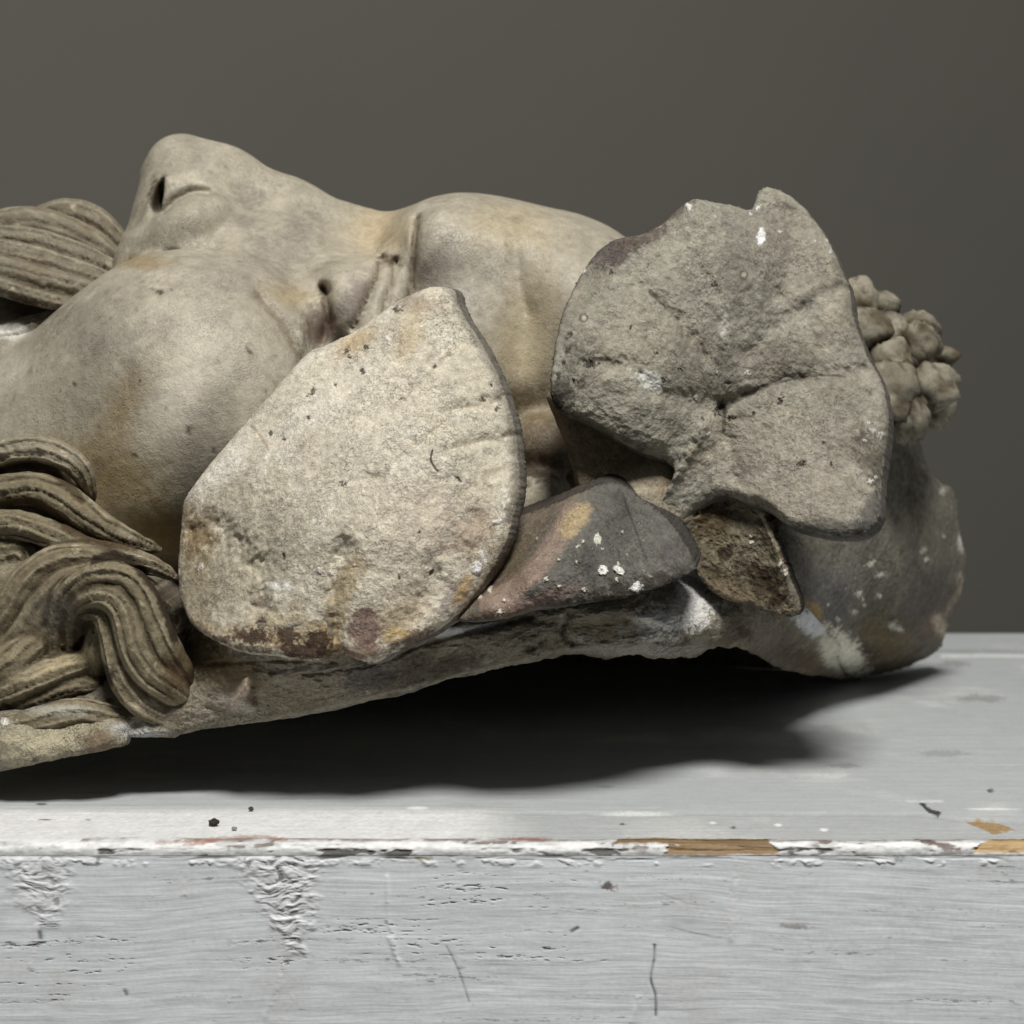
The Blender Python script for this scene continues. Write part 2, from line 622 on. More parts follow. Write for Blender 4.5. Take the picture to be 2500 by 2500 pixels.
def make_top():
    nx = 900
    X = np.concatenate([[-0.52, -0.4, -0.33], np.linspace(-0.29, 0.29, nx), [0.33, 0.4, 0.52]])
    rows = np.concatenate([np.linspace(1545, 1700, 40, endpoint=False), np.linspace(1700, 1960, 90, endpoint=False), np.linspace(1960, 2050, 58)])
    prof = []
    for r in rows:
        b = -(r - 1250) / FPX
        dy = FWD[1] + b * UPV[1]; dz = FWD[2] + b * UPV[2]
        t = -CAM[2] / dz
        prof.append((CAM[1] + dy * t, 0.0))
    rad = 0.0030
    for a in np.linspace(0.06, 1, 18) * math.pi / 2:
        prof.append((rad - rad * math.sin(a), -rad + rad * math.cos(a)))  # rounded nose
    for z in np.linspace(-rad - 0.0001, -0.0035, 5):
        prof.append((0.0, z))
    prof += [(0.0008, -0.0036), (0.006, -0.0037), (0.25, -0.012), (0.487, -0.012)]
    prof = np.array(prof)
    prof[0, 0] = 0.4869
    m = len(prof)
    XX = np.repeat(X[:, None], m, 1)
    YY = np.repeat(prof[None, :, 0], len(X), 0)
    ZZ = np.repeat(prof[None, :, 1], len(X), 0)
    V = np.stack([XX, YY, ZZ], -1).reshape(-1, 3)
    V0z = V[:, 2].copy()
    vis = np.repeat((np.arange(m) < m - 4)[None], len(X), 0).ravel()
    bead = np.repeat(((np.arange(m) >= len(rows) - 1) & (np.arange(m) < m - 4))[None], len(X), 0).ravel()
    pt = Paint(V, (181, 185, 186), 0.03, 2.0)
    x, y = pt.x, pt.y
    A = V * np.array([14, 300, 300.0])
    streak = fbm(A, 1.0, 4, 0.6, 3.0)
    S2 = fbm(V * np.array([60, 420, 900.0]), 1.0, 3, 0.6, 8.0)
    V[:, 2] += np.where(vis, 0.00022 * streak + 0.00010 * S2, 0)
    pt.c *= (1 + 0.10 * streak + 0.06 * S2)[:, None]
    pt.blotch((170, 173, 172), 0.1, 0.6, 22, 0.5, 3)
    pt.blotch((222, 222, 220), 0.1, 0.5, 16, 0.5, 5)
    # seam of the front lipping on the right, with the open knot crack
    seam = np.interp(x, [1180, 1300, 2240, 2300, 2500], [1985, 1983, 1986, 1995, 2006])
    fade = sst(1150, 1400, x)
    g = np.exp(-((y - seam) / 2.2) ** 2) * fade
    V[:, 2] -= np.where(vis & ~bead, 0.0007 * g, 0)
    lip = (y > seam) & vis & ~bead
    V[:, 2] -= np.where(lip, 0.0005 * fade, 0)
    pt.mix(0.35 * g * (~bead), (120, 120, 116))
    pt.mix(0.4 * fade * lip * (0.6 + 0.4 * streak), (168, 169, 167))  # soft shadow on the right part of the lipping, painted grey
    pt.line([(2250, 1962), (2268, 1978), (2290, 1987)], 7, (30, 28, 24), 0.9, 0.6)
    pt.line([(2215, 1957), (2300, 1956)], 4, (226, 226, 224), 0.6, 0.9, 0.6)
    # back ledge line on the right
    pt.line([(2300, 1602), (2400, 1601), (2540, 1603)], 5, (232, 232, 230), 0.7)
    pt.line([(2280, 1590), (2400, 1590), (2540, 1592)], 5, (148, 150, 149), 0.6)
    # light on the left part of the front strip, painted as brighter colour
    strip = sst(1965, 1990, y + 8 * streak) * (1 - sst(1100, 1330, x + 60 * pt.n1)) * (~bead)
    pt.mix(0.75 * strip, (235, 235, 234))
    for (cx, cy, rx, ry, a) in ((1550, 1985, 90, 5, .5), (1900, 2010, 10, 4, .9), (2010, 2022, 12, 4, .9), (1740, 2005, 8, 3, .8), (220, 1985, 60, 3, .5), (1020, 1973, 26, 5, .8), (120, 2000, 90, 3, .7), (2420, 1975, 60, 4, .6)):
        pt.splat(cx, cy, rx, ry, 0, (240, 240, 238), a, 0.4, 0.5)
    for (cx, cy, rx, ry, a) in ((100, 1963, 14, 3, .8), (110, 2001, 22, 2, .8), (215, 2001, 6, 3, .6), (1520, 2008, 6, 4, .8), (2418, 1930, 8, 5, .8), (1790, 2017, 7, 4, .8), (230, 1935, 60, 3, .3), (1480, 1920, 22, 3, .4), (2400, 1705, 60, 9, .4), (2060, 1870, 40, 6, .3), (2330, 1620, 40, 7, .35), (2300, 1840, 60, 8, .25)):
        pt.splat(cx, cy, rx, ry, 0, (84, 82, 76), a, 0.4, 0.6)
    # bare wood chip on top at the far right
    chip = [(2360, 2002), (2410, 2000), (2470, 2024), (2400, 2024)]
    chipd = np.maximum.reduce([(2000 - y), (y - 2026), (x - (2425 + (y - 2000) * 2.4)), ((2352 + (y - 2000) * 2.2) - x)]) + 14 * fbm(V * np.array([1, 0.3, 1]), 300, 3, 0.6, 4)
    pt.mix(1 - sst(-3, 3, chipd), (164, 138, 102))
    # rounded edge: thick white paint, red-brown crack above, chips below
    pt.mix(0.85 * bead, (238, 239, 238))
    bw = fbm(V * np.array([40, 200, 200.0]), 1.0, 4, 0.65, 41.0)
    pt.mix(0.75 * bead * sst(-0.02, 0.25, bw), (186, 189, 190))
    pt.mix(0.8 * bead * sst(0.30, 0.36, bw + 0.3 * fbm(V, 400, 2, 0.6, 3)), (110, 92, 82))
    yc = 2047 + 5 * pt.n1 * 2
    mz = np.exp(-((y - yc - 2) / 3.2) ** 2) * sst(-0.35, 0.1, pt.n1 + 0.6 * pt.n2)
    pt.mix(0.8 * mz * (x > 200), (92, 62, 52))
    pt.line([(380, 2058), (470, 2052), (560, 2046), (640, 2044), (700, 2050)], 5, (150, 100, 82), 0.8, 0.9, 0.7)
    pt.splat(500, 2056, 40, 5, -8, (164, 112, 92), 0.7, 0.5, 0.9)
    pt.splat(1300, 2047, 60, 5, 0, (150, 92, 76), 0.7, 0.5, 0.8)
    pt.splat(2290, 2062, 60, 8, 14, (96, 70, 64), 0.85, 0.4, 0.9)
    pt.splat(2350, 2080, 90, 6, -4, (88, 62, 56), 0.8, 0.4, 0.8)
    low = sst(2068, 2078, y + 6 * pt.n2)
    chipn = fbm(V * np.array([55, 160, 160.0]), 1.0, 4, 0.65, 31.0) + 0.7 * fbm(V * np.array([9, 1, 1.0]), 1.0, 3, 0.6, 12.0)
    chip = bead * low * sst(0.10, 0.2, chipn)
    pt.mix(0.92 * chip, (46, 40, 34))
    pt.mix(0.6 * bead * low * (1 - chip), (190, 192, 194))
    # bare wood on the edge
    wood = np.zeros(len(V))
    for (x0, x1, y0, y1) in ((1498, 1660, 2042, 2060), (1630, 1905, 2044, 2087), (2395, 2600, 2046, 2082)):
        e = 10 * pt.n2 + 6 * pt.n1 + 5 * fbm(V * np.array([1, 1.5, 1.5]), 500, 3, 0.6, 44)
        wood = np.maximum(wood, sst(x0 - 4, x0 + 6, x + 5 * e + 0.9 * (y - 2060)) * (1 - sst(x1 - 6, x1 + 4, x + 5 * e - 0.9 * (y - 2060))) * sst(y0 - 2, y0 + 3, y + e * 0.5) * (1 - sst(y1 - 3, y1 + 2, y + e * 0.5)))
    gr = fbm(V * np.array([60, 1500, 1500.0]), 1.0, 4, 0.6, 3.3)
    wc = lin((130, 107, 76))[None] * (1 + 0.8 * gr)[:, None]
    wc2 = lin((180, 153, 112))[None] * (1 + 0.35 * gr)[:, None]
    wc = np.where((x > 2200)[:, None], wc2, wc)
    pt.c = pt.c * (1 - wood[:, None]) + wc * wood[:, None]
    V[:, 1] += np.where(bead, wood * (0.0009 + 0.0006 * gr), 0)
    V[:, 1] += np.where(bead, 0.0007 * fbm(V, 200, 4, 0.65, 5) + 0.0007 * chip, 0)
    V[:, 2] += np.where(bead, -0.0006 * np.abs(fbm(V * np.array([1, 2, 2.0]), 120, 4, 0.65, 15)), 0)
    low2 = np.where(bead, sst(-0.0020, -0.0034, V0z), 0)
    V[:, 1] = V[:, 1] * (1 - low2) + low2 * 0.0
    q = grid_quads(len(X), m)[:, ::-1]
    # close underside to back
    i = np.arange(len(X) - 1)
    q = np.concatenate([q, np.stack([i * m + m - 1, i * m, (i + 1) * m, (i + 1) * m + m - 1], -1)])
    V -= np.array(chest.location)
    return mk_mesh('top_board', V, q, None, pt.c, M_BOARD, chest)


def make_front():
    X = np.concatenate([[-0.5, -0.4, -0.25], np.linspace(-0.20, 0.20, 940), [0.25, 0.4, 0.5]])
    Z = np.concatenate([np.linspace(-0.00353, -0.056, 264), np.linspace(-0.0565, -0.12, 90), [-0.2, -0.45, -0.70]])
    XX, ZZ = np.meshgrid(X, Z, indexing='ij')
    V = np.stack([XX, 0 * XX - 0.00005, ZZ], -1).reshape(-1, 3)
    pt = Paint(V, (230, 235, 240), 0.025, 6.0)
    pt.blotch((216, 214, 208), 0.1, 0.5, 30, 0.35, 15)
    x, y = pt.x, pt.y
    tl = V.copy(); tl[:, 2] += 0.03 * V[:, 0] * np.sin(V[:, 0] * 9) + 0.0022 * fbm(V * np.array([1, 1, 2.0]), 22, 2, 0.5, 61)
    streak = fbm(tl * np.array([18, 1, 480.0]), 1.0, 4, 0.65, 4.0)
    s2 = fbm(tl * np.array([70, 1, 1500.0]), 1.0, 3, 0.6, 14.0)
    d = -0.00010 * streak - 0.00003 * s2 - 0.00025 * fbm(tl * np.array([30, 1, 110.0]), 1.0, 3, 0.6, 33.0)
    pt.c *= (1 + 0.045 * streak + 0.03 * s2)[:, None]
    pt.blotch((214, 218, 222), 0.0, 0.6, 18, 0.5, 3)
    pt.blotch((214, 216, 218), 0.0, 0.5, 70, 0.4, 5)
    # lumpy filler under paint: two triangular plaster drips and a few ghosts
    def lump(x0, x1, y0, yb, dens, seed):
        cx = 0.5 * (x0 + x1)
        v = np.clip((y - y0) / (yb - y0), 0, 1)
        half = (x1 - x0) / 2 * np.where(v < 0.35, 1 - 0.9 * v, 0.685 - 0.75 * (v - 0.35)) * 0.9
        half = np.maximum(half, 6) * (1 + 0.9 * fbm(tl * np.array([0, 1, 90.0]), 1.0, 3, 0.6, seed + 3))
        cc = cx + (x1 - x0) * 0.12 * v
        m = (1 - sst(0.3, 1.15, np.abs(x - cc) / half + 0.7 * pt.n2 + 0.4 * pt.n1)) * (1 - sst(0.9, 1.0, v)) * (y > y0 - 5)
        wv = tl + 0.004 * np.stack([fbm(tl, 120, 2, 0.5, seed), 0 * x, fbm(tl, 120, 2, 0.5, seed + 9)], -1)
        rg = fbm(wv * np.array([170, 1, 420.0]), 1.0, 4, 0.65, seed)
        return m, m * np.clip(rg * 2.6, -0.7, 1)
    for (x0, x1, y0, yb, dens, sd) in ((535, 830, 2070, 2340, 1, 2.0), (-60, 230, 2085, 2270, .7, 9.0)):
        m, r = lump(x0, x1, y0, yb, dens, sd)
        d -= dens * (0.00045 * r + 0.0005 * m)
        pt.mix(0.55 * m * dens, (238, 239, 240))
        pt.mix(0.8 * m * dens * sst(0.3, 0.5, -r), (110, 110, 110))
    for (pts, wd, a) in (([(700, 2330), (680, 2400), (650, 2480)], 10, .5), ([(945, 2140), (950, 2250), (975, 2350)], 5, .6), ([(90, 2260), (75, 2360)], 8, .5), ([(1795, 2090), (1790, 2200), (1785, 2290)], 9, .55), ([(1560, 2440), (1545, 2490)], 10, .7), ([(950, 2290), (975, 2355)], 5, .6)):
        dd = poly_dist(x, y, spline(pts, 30))
        mm = np.exp(-(dd / wd) ** 2) * (0.5 + 0.5 * sst(-0.2, 0.2, pt.n2))
        d -= 0.0003 * mm
        pt.mix(a * mm, (232, 233, 234))
    # dry-brush gaps showing the dark old paint
    def dry(x0, x1, y0, y1, thr, a, tiltpx=0.0, seed=0.0):
        box = sst(x0 - 40, x0 + 60, x) * (1 - sst(x1 - 60, x1 + 40, x))
        yy = y - tiltpx * (x - x0)
        box = box * sst(y0 - 10, y0 + 14, yy) * (1 - sst(y1 - 14, y1 + 10, yy))
        f = fbm(tl * np.array([230, 1, 1250.0]), 1.0, 4, 0.7, seed)
        f2 = fbm(tl * np.array([16, 1, 330.0]), 1.0, 2, 0.6, seed + 3)
        m = box * sst(thr, thr + 0.12, f * 0.75 + f2 * 0.55)
        pt.mix(a * m, (40, 38, 36))
        return m
    d += 0.0003 * dry(770, 1130, 2240, 2330, 0.19, .8, 0.02, 1)
    d += 0.0003 * dry(1150, 1420, 2270, 2345, 0.20, .8, 0.02, 2)
    d += 0.0003 * dry(570, 760, 2300, 2380, 0.22, .7, -0.1, 3)
    d += 0.0003 * dry(0, 330, 2290, 2450, 0.25, .75, -0.03, 4)
    d += 0.0003 * dry(1000, 1560, 2130, 2220, 0.25, .75, 0.0, 5)
    d += 0.0003 * dry(1250, 1500, 2330, 2350, 0.2, .5, 0.0, 6)
    dry(2400, 2500, 2100, 2160, 0.18, .7, 0.0, 7)
    dry(300, 2500, 2100, 2500, 0.34, .5, 0.0, 8)
    pt.splat(1485, 2165, 26, 12, 10, (92, 74, 66), 0.85, 0.4, 0.9)
    pt.splat(1940, 2262, 32, 6, 2, (128, 106, 98), 0.5, 0.4, 0.9)
    pt.splat(1035, 2092, 22, 12, 0, (196, 192, 178), 0.8, 0.3, 0.5)
    # cracks
    for (pts, wd, a) in (([(1598, 2308), (1597, 2340), (1589, 2390), (1600, 2430), (1601, 2480)], 3.0, 0.95), ([(1760, 2290), (1700, 2280), (1640, 2265)], 2.6, .35), ([(1610, 2180), (1680, 2205), (1770, 2222)], 3, .2), ([(1090, 2310), (1120, 2370), (1145, 2445)], 2.4, .55), ([(2005, 2098), (2070, 2101), (2130, 2103)], 2.6, .7), ([(240, 2098), (236, 2112)], 5, .9), ([(1395, 2275), (1410, 2266)], 4, .85), ([(97, 2278), (99, 2290)], 6, .8), ([(305, 2420), (309, 2428)], 5, .7)):
        dd = poly_dist(x, y, spline(pts, 30) if len(pts) > 2 else np.array(pts, float))
        mm = np.exp(-(dd / wd) ** 2)
        mm = mm * (0.55 + 0.45 * sst(-0.25, 0.2, pt.n2))
        d += 0.0004 * a * a * mm
        pt.mix(a * mm, (58, 56, 54))
    # chipped dark line under the edge
    yl = 2091 + 6 * fbm(tl * np.array([40, 1, 40.0]), 1.0, 3, 0.6, 77)
    band = np.exp(-((y - yl) / 7.0) ** 2)
    m = band * sst(0.02, 0.22, fbm(tl * np.array([60, 1, 300.0]), 1.0, 3, 0.6, 21) + 0.06)
    pt.mix(0.85 * m * sst(180, 420, x + 40 * pt.n1) * sst(-0.25, 0.15, fbm(tl * np.array([14, 1, 14.0]), 1.0, 2, 0.5, 91)), (52, 46, 40))
    d += 0.0005 * m
    ridge = np.exp(-((y - 2103 - 10 * pt.n2) / 9.0) ** 2) * sst(0.0, 0.25, pt.n2 + 0.3 * pt.n1)
    d -= 0.0004 * ridge
    pt.mix(0.5 * ridge, (230, 230, 230))
    pt.splat(2180, 2082, 32, 20, 10, (150, 152, 156), .7, .5, .6)
    d = d * sst(-0.0036, -0.0050, V[:, 2])
    V[:, 1] += d
    nf = len(V)
    q = grid_quads(len(X), len(Z))
    B = V + np.array([0, 0.018, 0])
    mx, mz = len(X), len(Z)
    i = np.arange(mx - 1); j = np.arange(mz - 1)
    side = [np.stack([i * mz, (i + 1) * mz, nf + (i + 1) * mz, nf + i * mz], -1)]
    corners = [(-0.5, 0.03, -0.0037), (0.5, 0.03, -0.0037)]
    V -= np.array(chest.location); B = B - np.array(chest.location)
    # thin top return hidden under the seam, then a plain back sheet
    top = V.reshape(mx, mz, 3)[:, 0] + np.array([0, 0.018, 0])
    V = np.concatenate([V, top])
    q2 = np.stack([i * mz, nf + i, nf + i + 1, (i + 1) * mz], -1)
    c = np.concatenate([pt.c, np.tile(lin((90, 86, 80)), (mx, 1))])
    return mk_mesh('front_board', V, np.concatenate([q[:, ::-1], q2])[:, ::-1], None, c, M_BOARD, chest)


def box_part(name, lo, hi, rgb, parent, mat):
    lo = np.array(lo) - np.array(parent.location); hi = np.array(hi) - np.array(parent.location)
    V = np.array([[(lo, hi)[(k >> a) & 1][a] for a in range(3)] for k in range(8)])
    q = [(0, 2, 3, 1), (4, 5, 7, 6), (0, 1, 5, 4), (2, 6, 7, 3), (0, 4, 6, 2), (1, 3, 7, 5)]
    return mk_mesh(name, V, q, None, np.tile(lin(rgb), (8, 1)), mat, parent, False)


make_top()
make_front()
box_part('side_board', (-0.5, 0.022, -0.75), (-0.482, 0.46, -0.0125), (200, 202, 203), chest, M_BOARD)
box_part('side_board', (0.482, 0.022, -0.75), (0.5, 0.46, -0.0125), (200, 202, 203), chest, M_BOARD)
box_part('back_board', (-0.5, 0.462, -0.75), (0.5, 0.48, -0.0125), (200, 202, 203), chest, M_BOARD)

# ================================================================== PLASTER MASK
mask = empty('plaster_mask', (0, 0, 0))
tag(mask, 'weathered plaster mask of a bearded face lying on its back with ivy leaves and grapes', 'sculpture')

# ---------------------------------------------------------------- face
def make_face():
    S = Sdf((-0.27, 0.075, 0.0), (0.19, 0.345, 0.31), 0.00135)
    # skull / mass behind everything
    S.ell(600, 1250, 0.23, 900, 380, 0.085, 0, 0.02)
    S.ell(1400, 1120, 0.235, 480, 470, 0.085, 0, 0.02)
    S.ell(1780, 1050, 0.265, 290, 350, 0.070, 0, 0.02)
    # cheek
    S.ell(470, 890, 0.171, 255, 258, 0.062, -10, 0.020)
    S.ell(590, 900, 0.171, 210, 240, 0.060, 25, 0.030)
    S.ell(350, 960, 0.172, 250, 235, 0.058, -35, 0.03)
    S.ell(190, 1220, 0.187, 420, 370, 0.070, -28, 0.03)
    S.ell(430, 1180, 0.162, 190, 210, 0.052, 40, 0.02)
    S.ell(570, 1050, 0.158, 220, 210, 0.056, 0, 0.03)
    S.cone((470, 900, 0.124), 34, (350, 1070, 0.122), 36, 0.02)
    # upper lip below nose
    S.ell(250, 770, 0.215, 120, 130, 0.03, 0, 0.01)
    S.ell(40, 830, 0.20, 100, 70, 0.03, 0, 0.008)
    S.ell(40, 770, 0.222, 230, 110, 0.03, 0, 0.008)
    # nose
    S.chain([(446, 420, 0.212, 92), (540, 462, 0.212, 92), (700, 536, 0.212, 88), (850, 602, 0.212, 84), (1000, 612, 0.21, 84)], 0.010)
    S.ell(470, 520, 0.206, 118, 125, 0.026, 20, 0.010)
    S.ell(400, 540, 0.212, 56, 110, 0.018, 4, 0.008)
    S.ell(660, 640, 0.200, 320, 120, 0.034, 12, 0.016)
    S.ell(465, 562, 0.177, 112, 74, 0.018, -34, 0.005)
    S.cone((404, 445, 0.184), 9, (352, 590, 0.180), 9, 0.006)
    S.cone((374, 430, 0.214), 22, (364, 555, 0.214), 22, 0.006)
    S.cone((366, 560, 0.214), 18, (318, 604, 0.212), 22, 0.006)
    S.ell(350, 646, 0.198, 52, 46, 0.022, 0, 0.010)
    S.ell(430, 620, 0.190, 110, 36, 0.02, 10, 0.010)
    # alar crease and nostril
    S.ell(383, 472, 0.180, 14, 46, 0.028, 6, 0.002, 'sub')
    # crease between nose wing and cheek
    S.chain([(330, 664, 0.172, 6), (420, 648, 0.160, 6), (520, 628, 0.158, 5)], 0.008, 'sub')
    # brow and forehead
    S.ell(1120, 640, 0.203, 190, 160, 0.058, 6, 0.010)
    S.ell(1330, 790, 0.210, 330, 275, 0.070, 18, 0.016)
    S.ell(1150, 880, 0.185, 200, 220, 0.050, 0, 0.016)
    # eye: ball, lids, slits
    S.ell(850, 755, 0.182, 120, 130, 0.045, 0, 0.008)
    S.chain([(790, 668, 0.170, 14), (765, 715, 0.163, 30), (745, 790, 0.153, 36), (730, 870, 0.145, 40), (720, 960, 0.140, 46)], 0.010)
    S.chain([(945, 620, 0.172, 14), (958, 665, 0.164, 34), (948, 735, 0.151, 36), (915, 810, 0.142, 34), (890, 910, 0.14, 34)], 0.008)
    S.ell(860, 760, 0.165, 60, 130, 0.026, 22, 0.006)
    # between the leaves
    S.ell(1335, 1085, 0.140, 92, 78, 0.020, 0, 0.006)
    S.ell(1305, 1225, 0.128, 100, 80, 0.020, 0, 0.006)
    # hollow at the temple, groove from lips to cheek
    S.ell(1275, 740, 0.128, 60, 130, 0.014, -20, 0.02, 'sub')
    V, Q = S.mesh()
    gx, gy = proj(V)
    front = V[:, 1] < 0.197
    press = np.zeros(len(V))
    for pts, wd, dep in (([(788, 700), (797, 745), (800, 785), (783, 830)], 12, 0.0062), ([(748, 700), (745, 770), (730, 850)], 14, -0.0016), ([(783, 698), (800, 706)], 12, 0.003), ([(932, 626), (915, 685), (890, 745), (862, 800)], 8, 0.0042),
                         ([(966, 634), (955, 690), (935, 760)], 8, 0.0040), ([(930, 626), (964, 632)], 9, 0.0012), ([(1018, 530), (1011, 610), (1006, 690), (994, 780)], 9, 0.0046), ([(1075, 520), (1040, 620), (1030, 720)], 26, -0.0024),
                         ([(632, 725), (685, 785), (722, 855), (752, 925)], 17, 0.0040), ([(640, 690), (710, 718), (775, 702)], 13, 0.0013),
                         ([(394, 514), (425, 486), (465, 465), (505, 468)], 10, 0.0046), ([(505, 500), (525, 560), (520, 610)], 16, 0.0014),
                         ([(1265, 660), (1285, 760), (1270, 880)], 40, 0.0016), ([(1225, 515), (1255, 590), (1266, 690), (1285, 760)], 15, 0.0018)):
        press += dep * np.exp(-(poly_dist(gx, gy, spline(pts, 30) if len(pts) > 2 else np.array(pts, float)) / wd) ** 2)
    V = V + (press * front)[:, None] * np.array([0.0, 1.0, -0.1])
    V = V + (0.0007 * fbm(V, 35, 4, 0.5, 2) + 0.00016 * fbm(V, 240, 3, 0.6, 8))[:, None] * np.array([0.3, -1, 0.7])
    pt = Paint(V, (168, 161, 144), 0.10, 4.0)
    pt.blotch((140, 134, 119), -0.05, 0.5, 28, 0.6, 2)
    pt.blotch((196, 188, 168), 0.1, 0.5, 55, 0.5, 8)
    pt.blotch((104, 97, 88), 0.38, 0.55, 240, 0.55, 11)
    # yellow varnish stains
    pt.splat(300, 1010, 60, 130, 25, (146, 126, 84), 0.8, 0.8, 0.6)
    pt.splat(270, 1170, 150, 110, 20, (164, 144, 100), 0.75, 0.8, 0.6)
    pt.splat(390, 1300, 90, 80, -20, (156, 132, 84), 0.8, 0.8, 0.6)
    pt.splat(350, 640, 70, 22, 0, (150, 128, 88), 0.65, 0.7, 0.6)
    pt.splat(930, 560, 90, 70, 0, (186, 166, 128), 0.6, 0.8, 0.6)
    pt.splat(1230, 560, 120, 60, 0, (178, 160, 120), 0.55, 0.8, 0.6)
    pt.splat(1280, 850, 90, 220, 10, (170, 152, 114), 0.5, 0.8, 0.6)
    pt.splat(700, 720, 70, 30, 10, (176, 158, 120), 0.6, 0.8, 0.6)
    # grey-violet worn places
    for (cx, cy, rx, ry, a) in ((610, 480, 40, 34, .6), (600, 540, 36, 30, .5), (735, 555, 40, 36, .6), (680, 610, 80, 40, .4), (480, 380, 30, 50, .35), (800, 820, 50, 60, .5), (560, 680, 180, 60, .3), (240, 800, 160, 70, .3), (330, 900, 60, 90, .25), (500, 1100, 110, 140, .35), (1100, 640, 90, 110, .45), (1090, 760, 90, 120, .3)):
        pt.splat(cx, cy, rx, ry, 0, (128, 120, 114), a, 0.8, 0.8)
    pt.splat(430, 930, 70, 150, 35, (204, 196, 178), 0.6, 0.8, 0.7)  # pale band painted in: the highlight down the cheek
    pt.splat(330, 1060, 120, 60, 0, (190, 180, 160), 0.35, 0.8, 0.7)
    # grime and painted shade in the eye, creases, nostril and mouth
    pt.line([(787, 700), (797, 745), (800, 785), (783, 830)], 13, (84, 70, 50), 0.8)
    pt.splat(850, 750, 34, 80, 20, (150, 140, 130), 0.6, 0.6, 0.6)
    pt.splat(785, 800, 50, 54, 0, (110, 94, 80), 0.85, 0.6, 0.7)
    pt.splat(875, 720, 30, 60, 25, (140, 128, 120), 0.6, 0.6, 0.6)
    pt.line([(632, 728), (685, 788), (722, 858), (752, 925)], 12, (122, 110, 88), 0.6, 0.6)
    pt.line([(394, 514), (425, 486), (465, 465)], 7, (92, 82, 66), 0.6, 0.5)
    pt.splat(420, 1000, 60, 110, 35, (216, 209, 193), 0.7, 0.8, 0.7)  # cheek highlight again, painted as a pale patch
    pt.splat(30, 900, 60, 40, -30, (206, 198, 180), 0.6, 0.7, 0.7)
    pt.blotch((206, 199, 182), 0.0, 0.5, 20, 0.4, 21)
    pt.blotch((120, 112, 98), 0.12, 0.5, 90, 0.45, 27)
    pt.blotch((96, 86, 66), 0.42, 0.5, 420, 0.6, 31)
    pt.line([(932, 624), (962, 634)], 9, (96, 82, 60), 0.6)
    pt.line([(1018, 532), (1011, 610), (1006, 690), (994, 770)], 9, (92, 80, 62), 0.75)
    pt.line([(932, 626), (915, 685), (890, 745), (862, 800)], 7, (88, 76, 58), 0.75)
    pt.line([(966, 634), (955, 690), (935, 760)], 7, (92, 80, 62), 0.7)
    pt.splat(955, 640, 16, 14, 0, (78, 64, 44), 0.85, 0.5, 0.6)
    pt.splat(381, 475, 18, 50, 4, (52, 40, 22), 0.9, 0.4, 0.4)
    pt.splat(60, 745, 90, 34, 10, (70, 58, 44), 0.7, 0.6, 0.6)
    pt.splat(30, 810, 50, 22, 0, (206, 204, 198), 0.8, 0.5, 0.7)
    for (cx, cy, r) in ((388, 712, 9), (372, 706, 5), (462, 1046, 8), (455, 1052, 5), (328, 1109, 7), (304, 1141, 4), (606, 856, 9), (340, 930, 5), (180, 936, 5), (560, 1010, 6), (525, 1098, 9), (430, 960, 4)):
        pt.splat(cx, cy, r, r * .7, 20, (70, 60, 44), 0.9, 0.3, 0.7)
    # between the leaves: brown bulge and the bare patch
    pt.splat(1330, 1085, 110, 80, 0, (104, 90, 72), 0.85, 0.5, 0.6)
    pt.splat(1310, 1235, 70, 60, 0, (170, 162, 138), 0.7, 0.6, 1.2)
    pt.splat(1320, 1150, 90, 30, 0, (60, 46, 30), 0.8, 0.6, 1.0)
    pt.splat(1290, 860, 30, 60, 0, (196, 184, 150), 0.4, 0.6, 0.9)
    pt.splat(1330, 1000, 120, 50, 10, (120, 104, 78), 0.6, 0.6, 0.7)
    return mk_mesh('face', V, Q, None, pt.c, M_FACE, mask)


make_face()

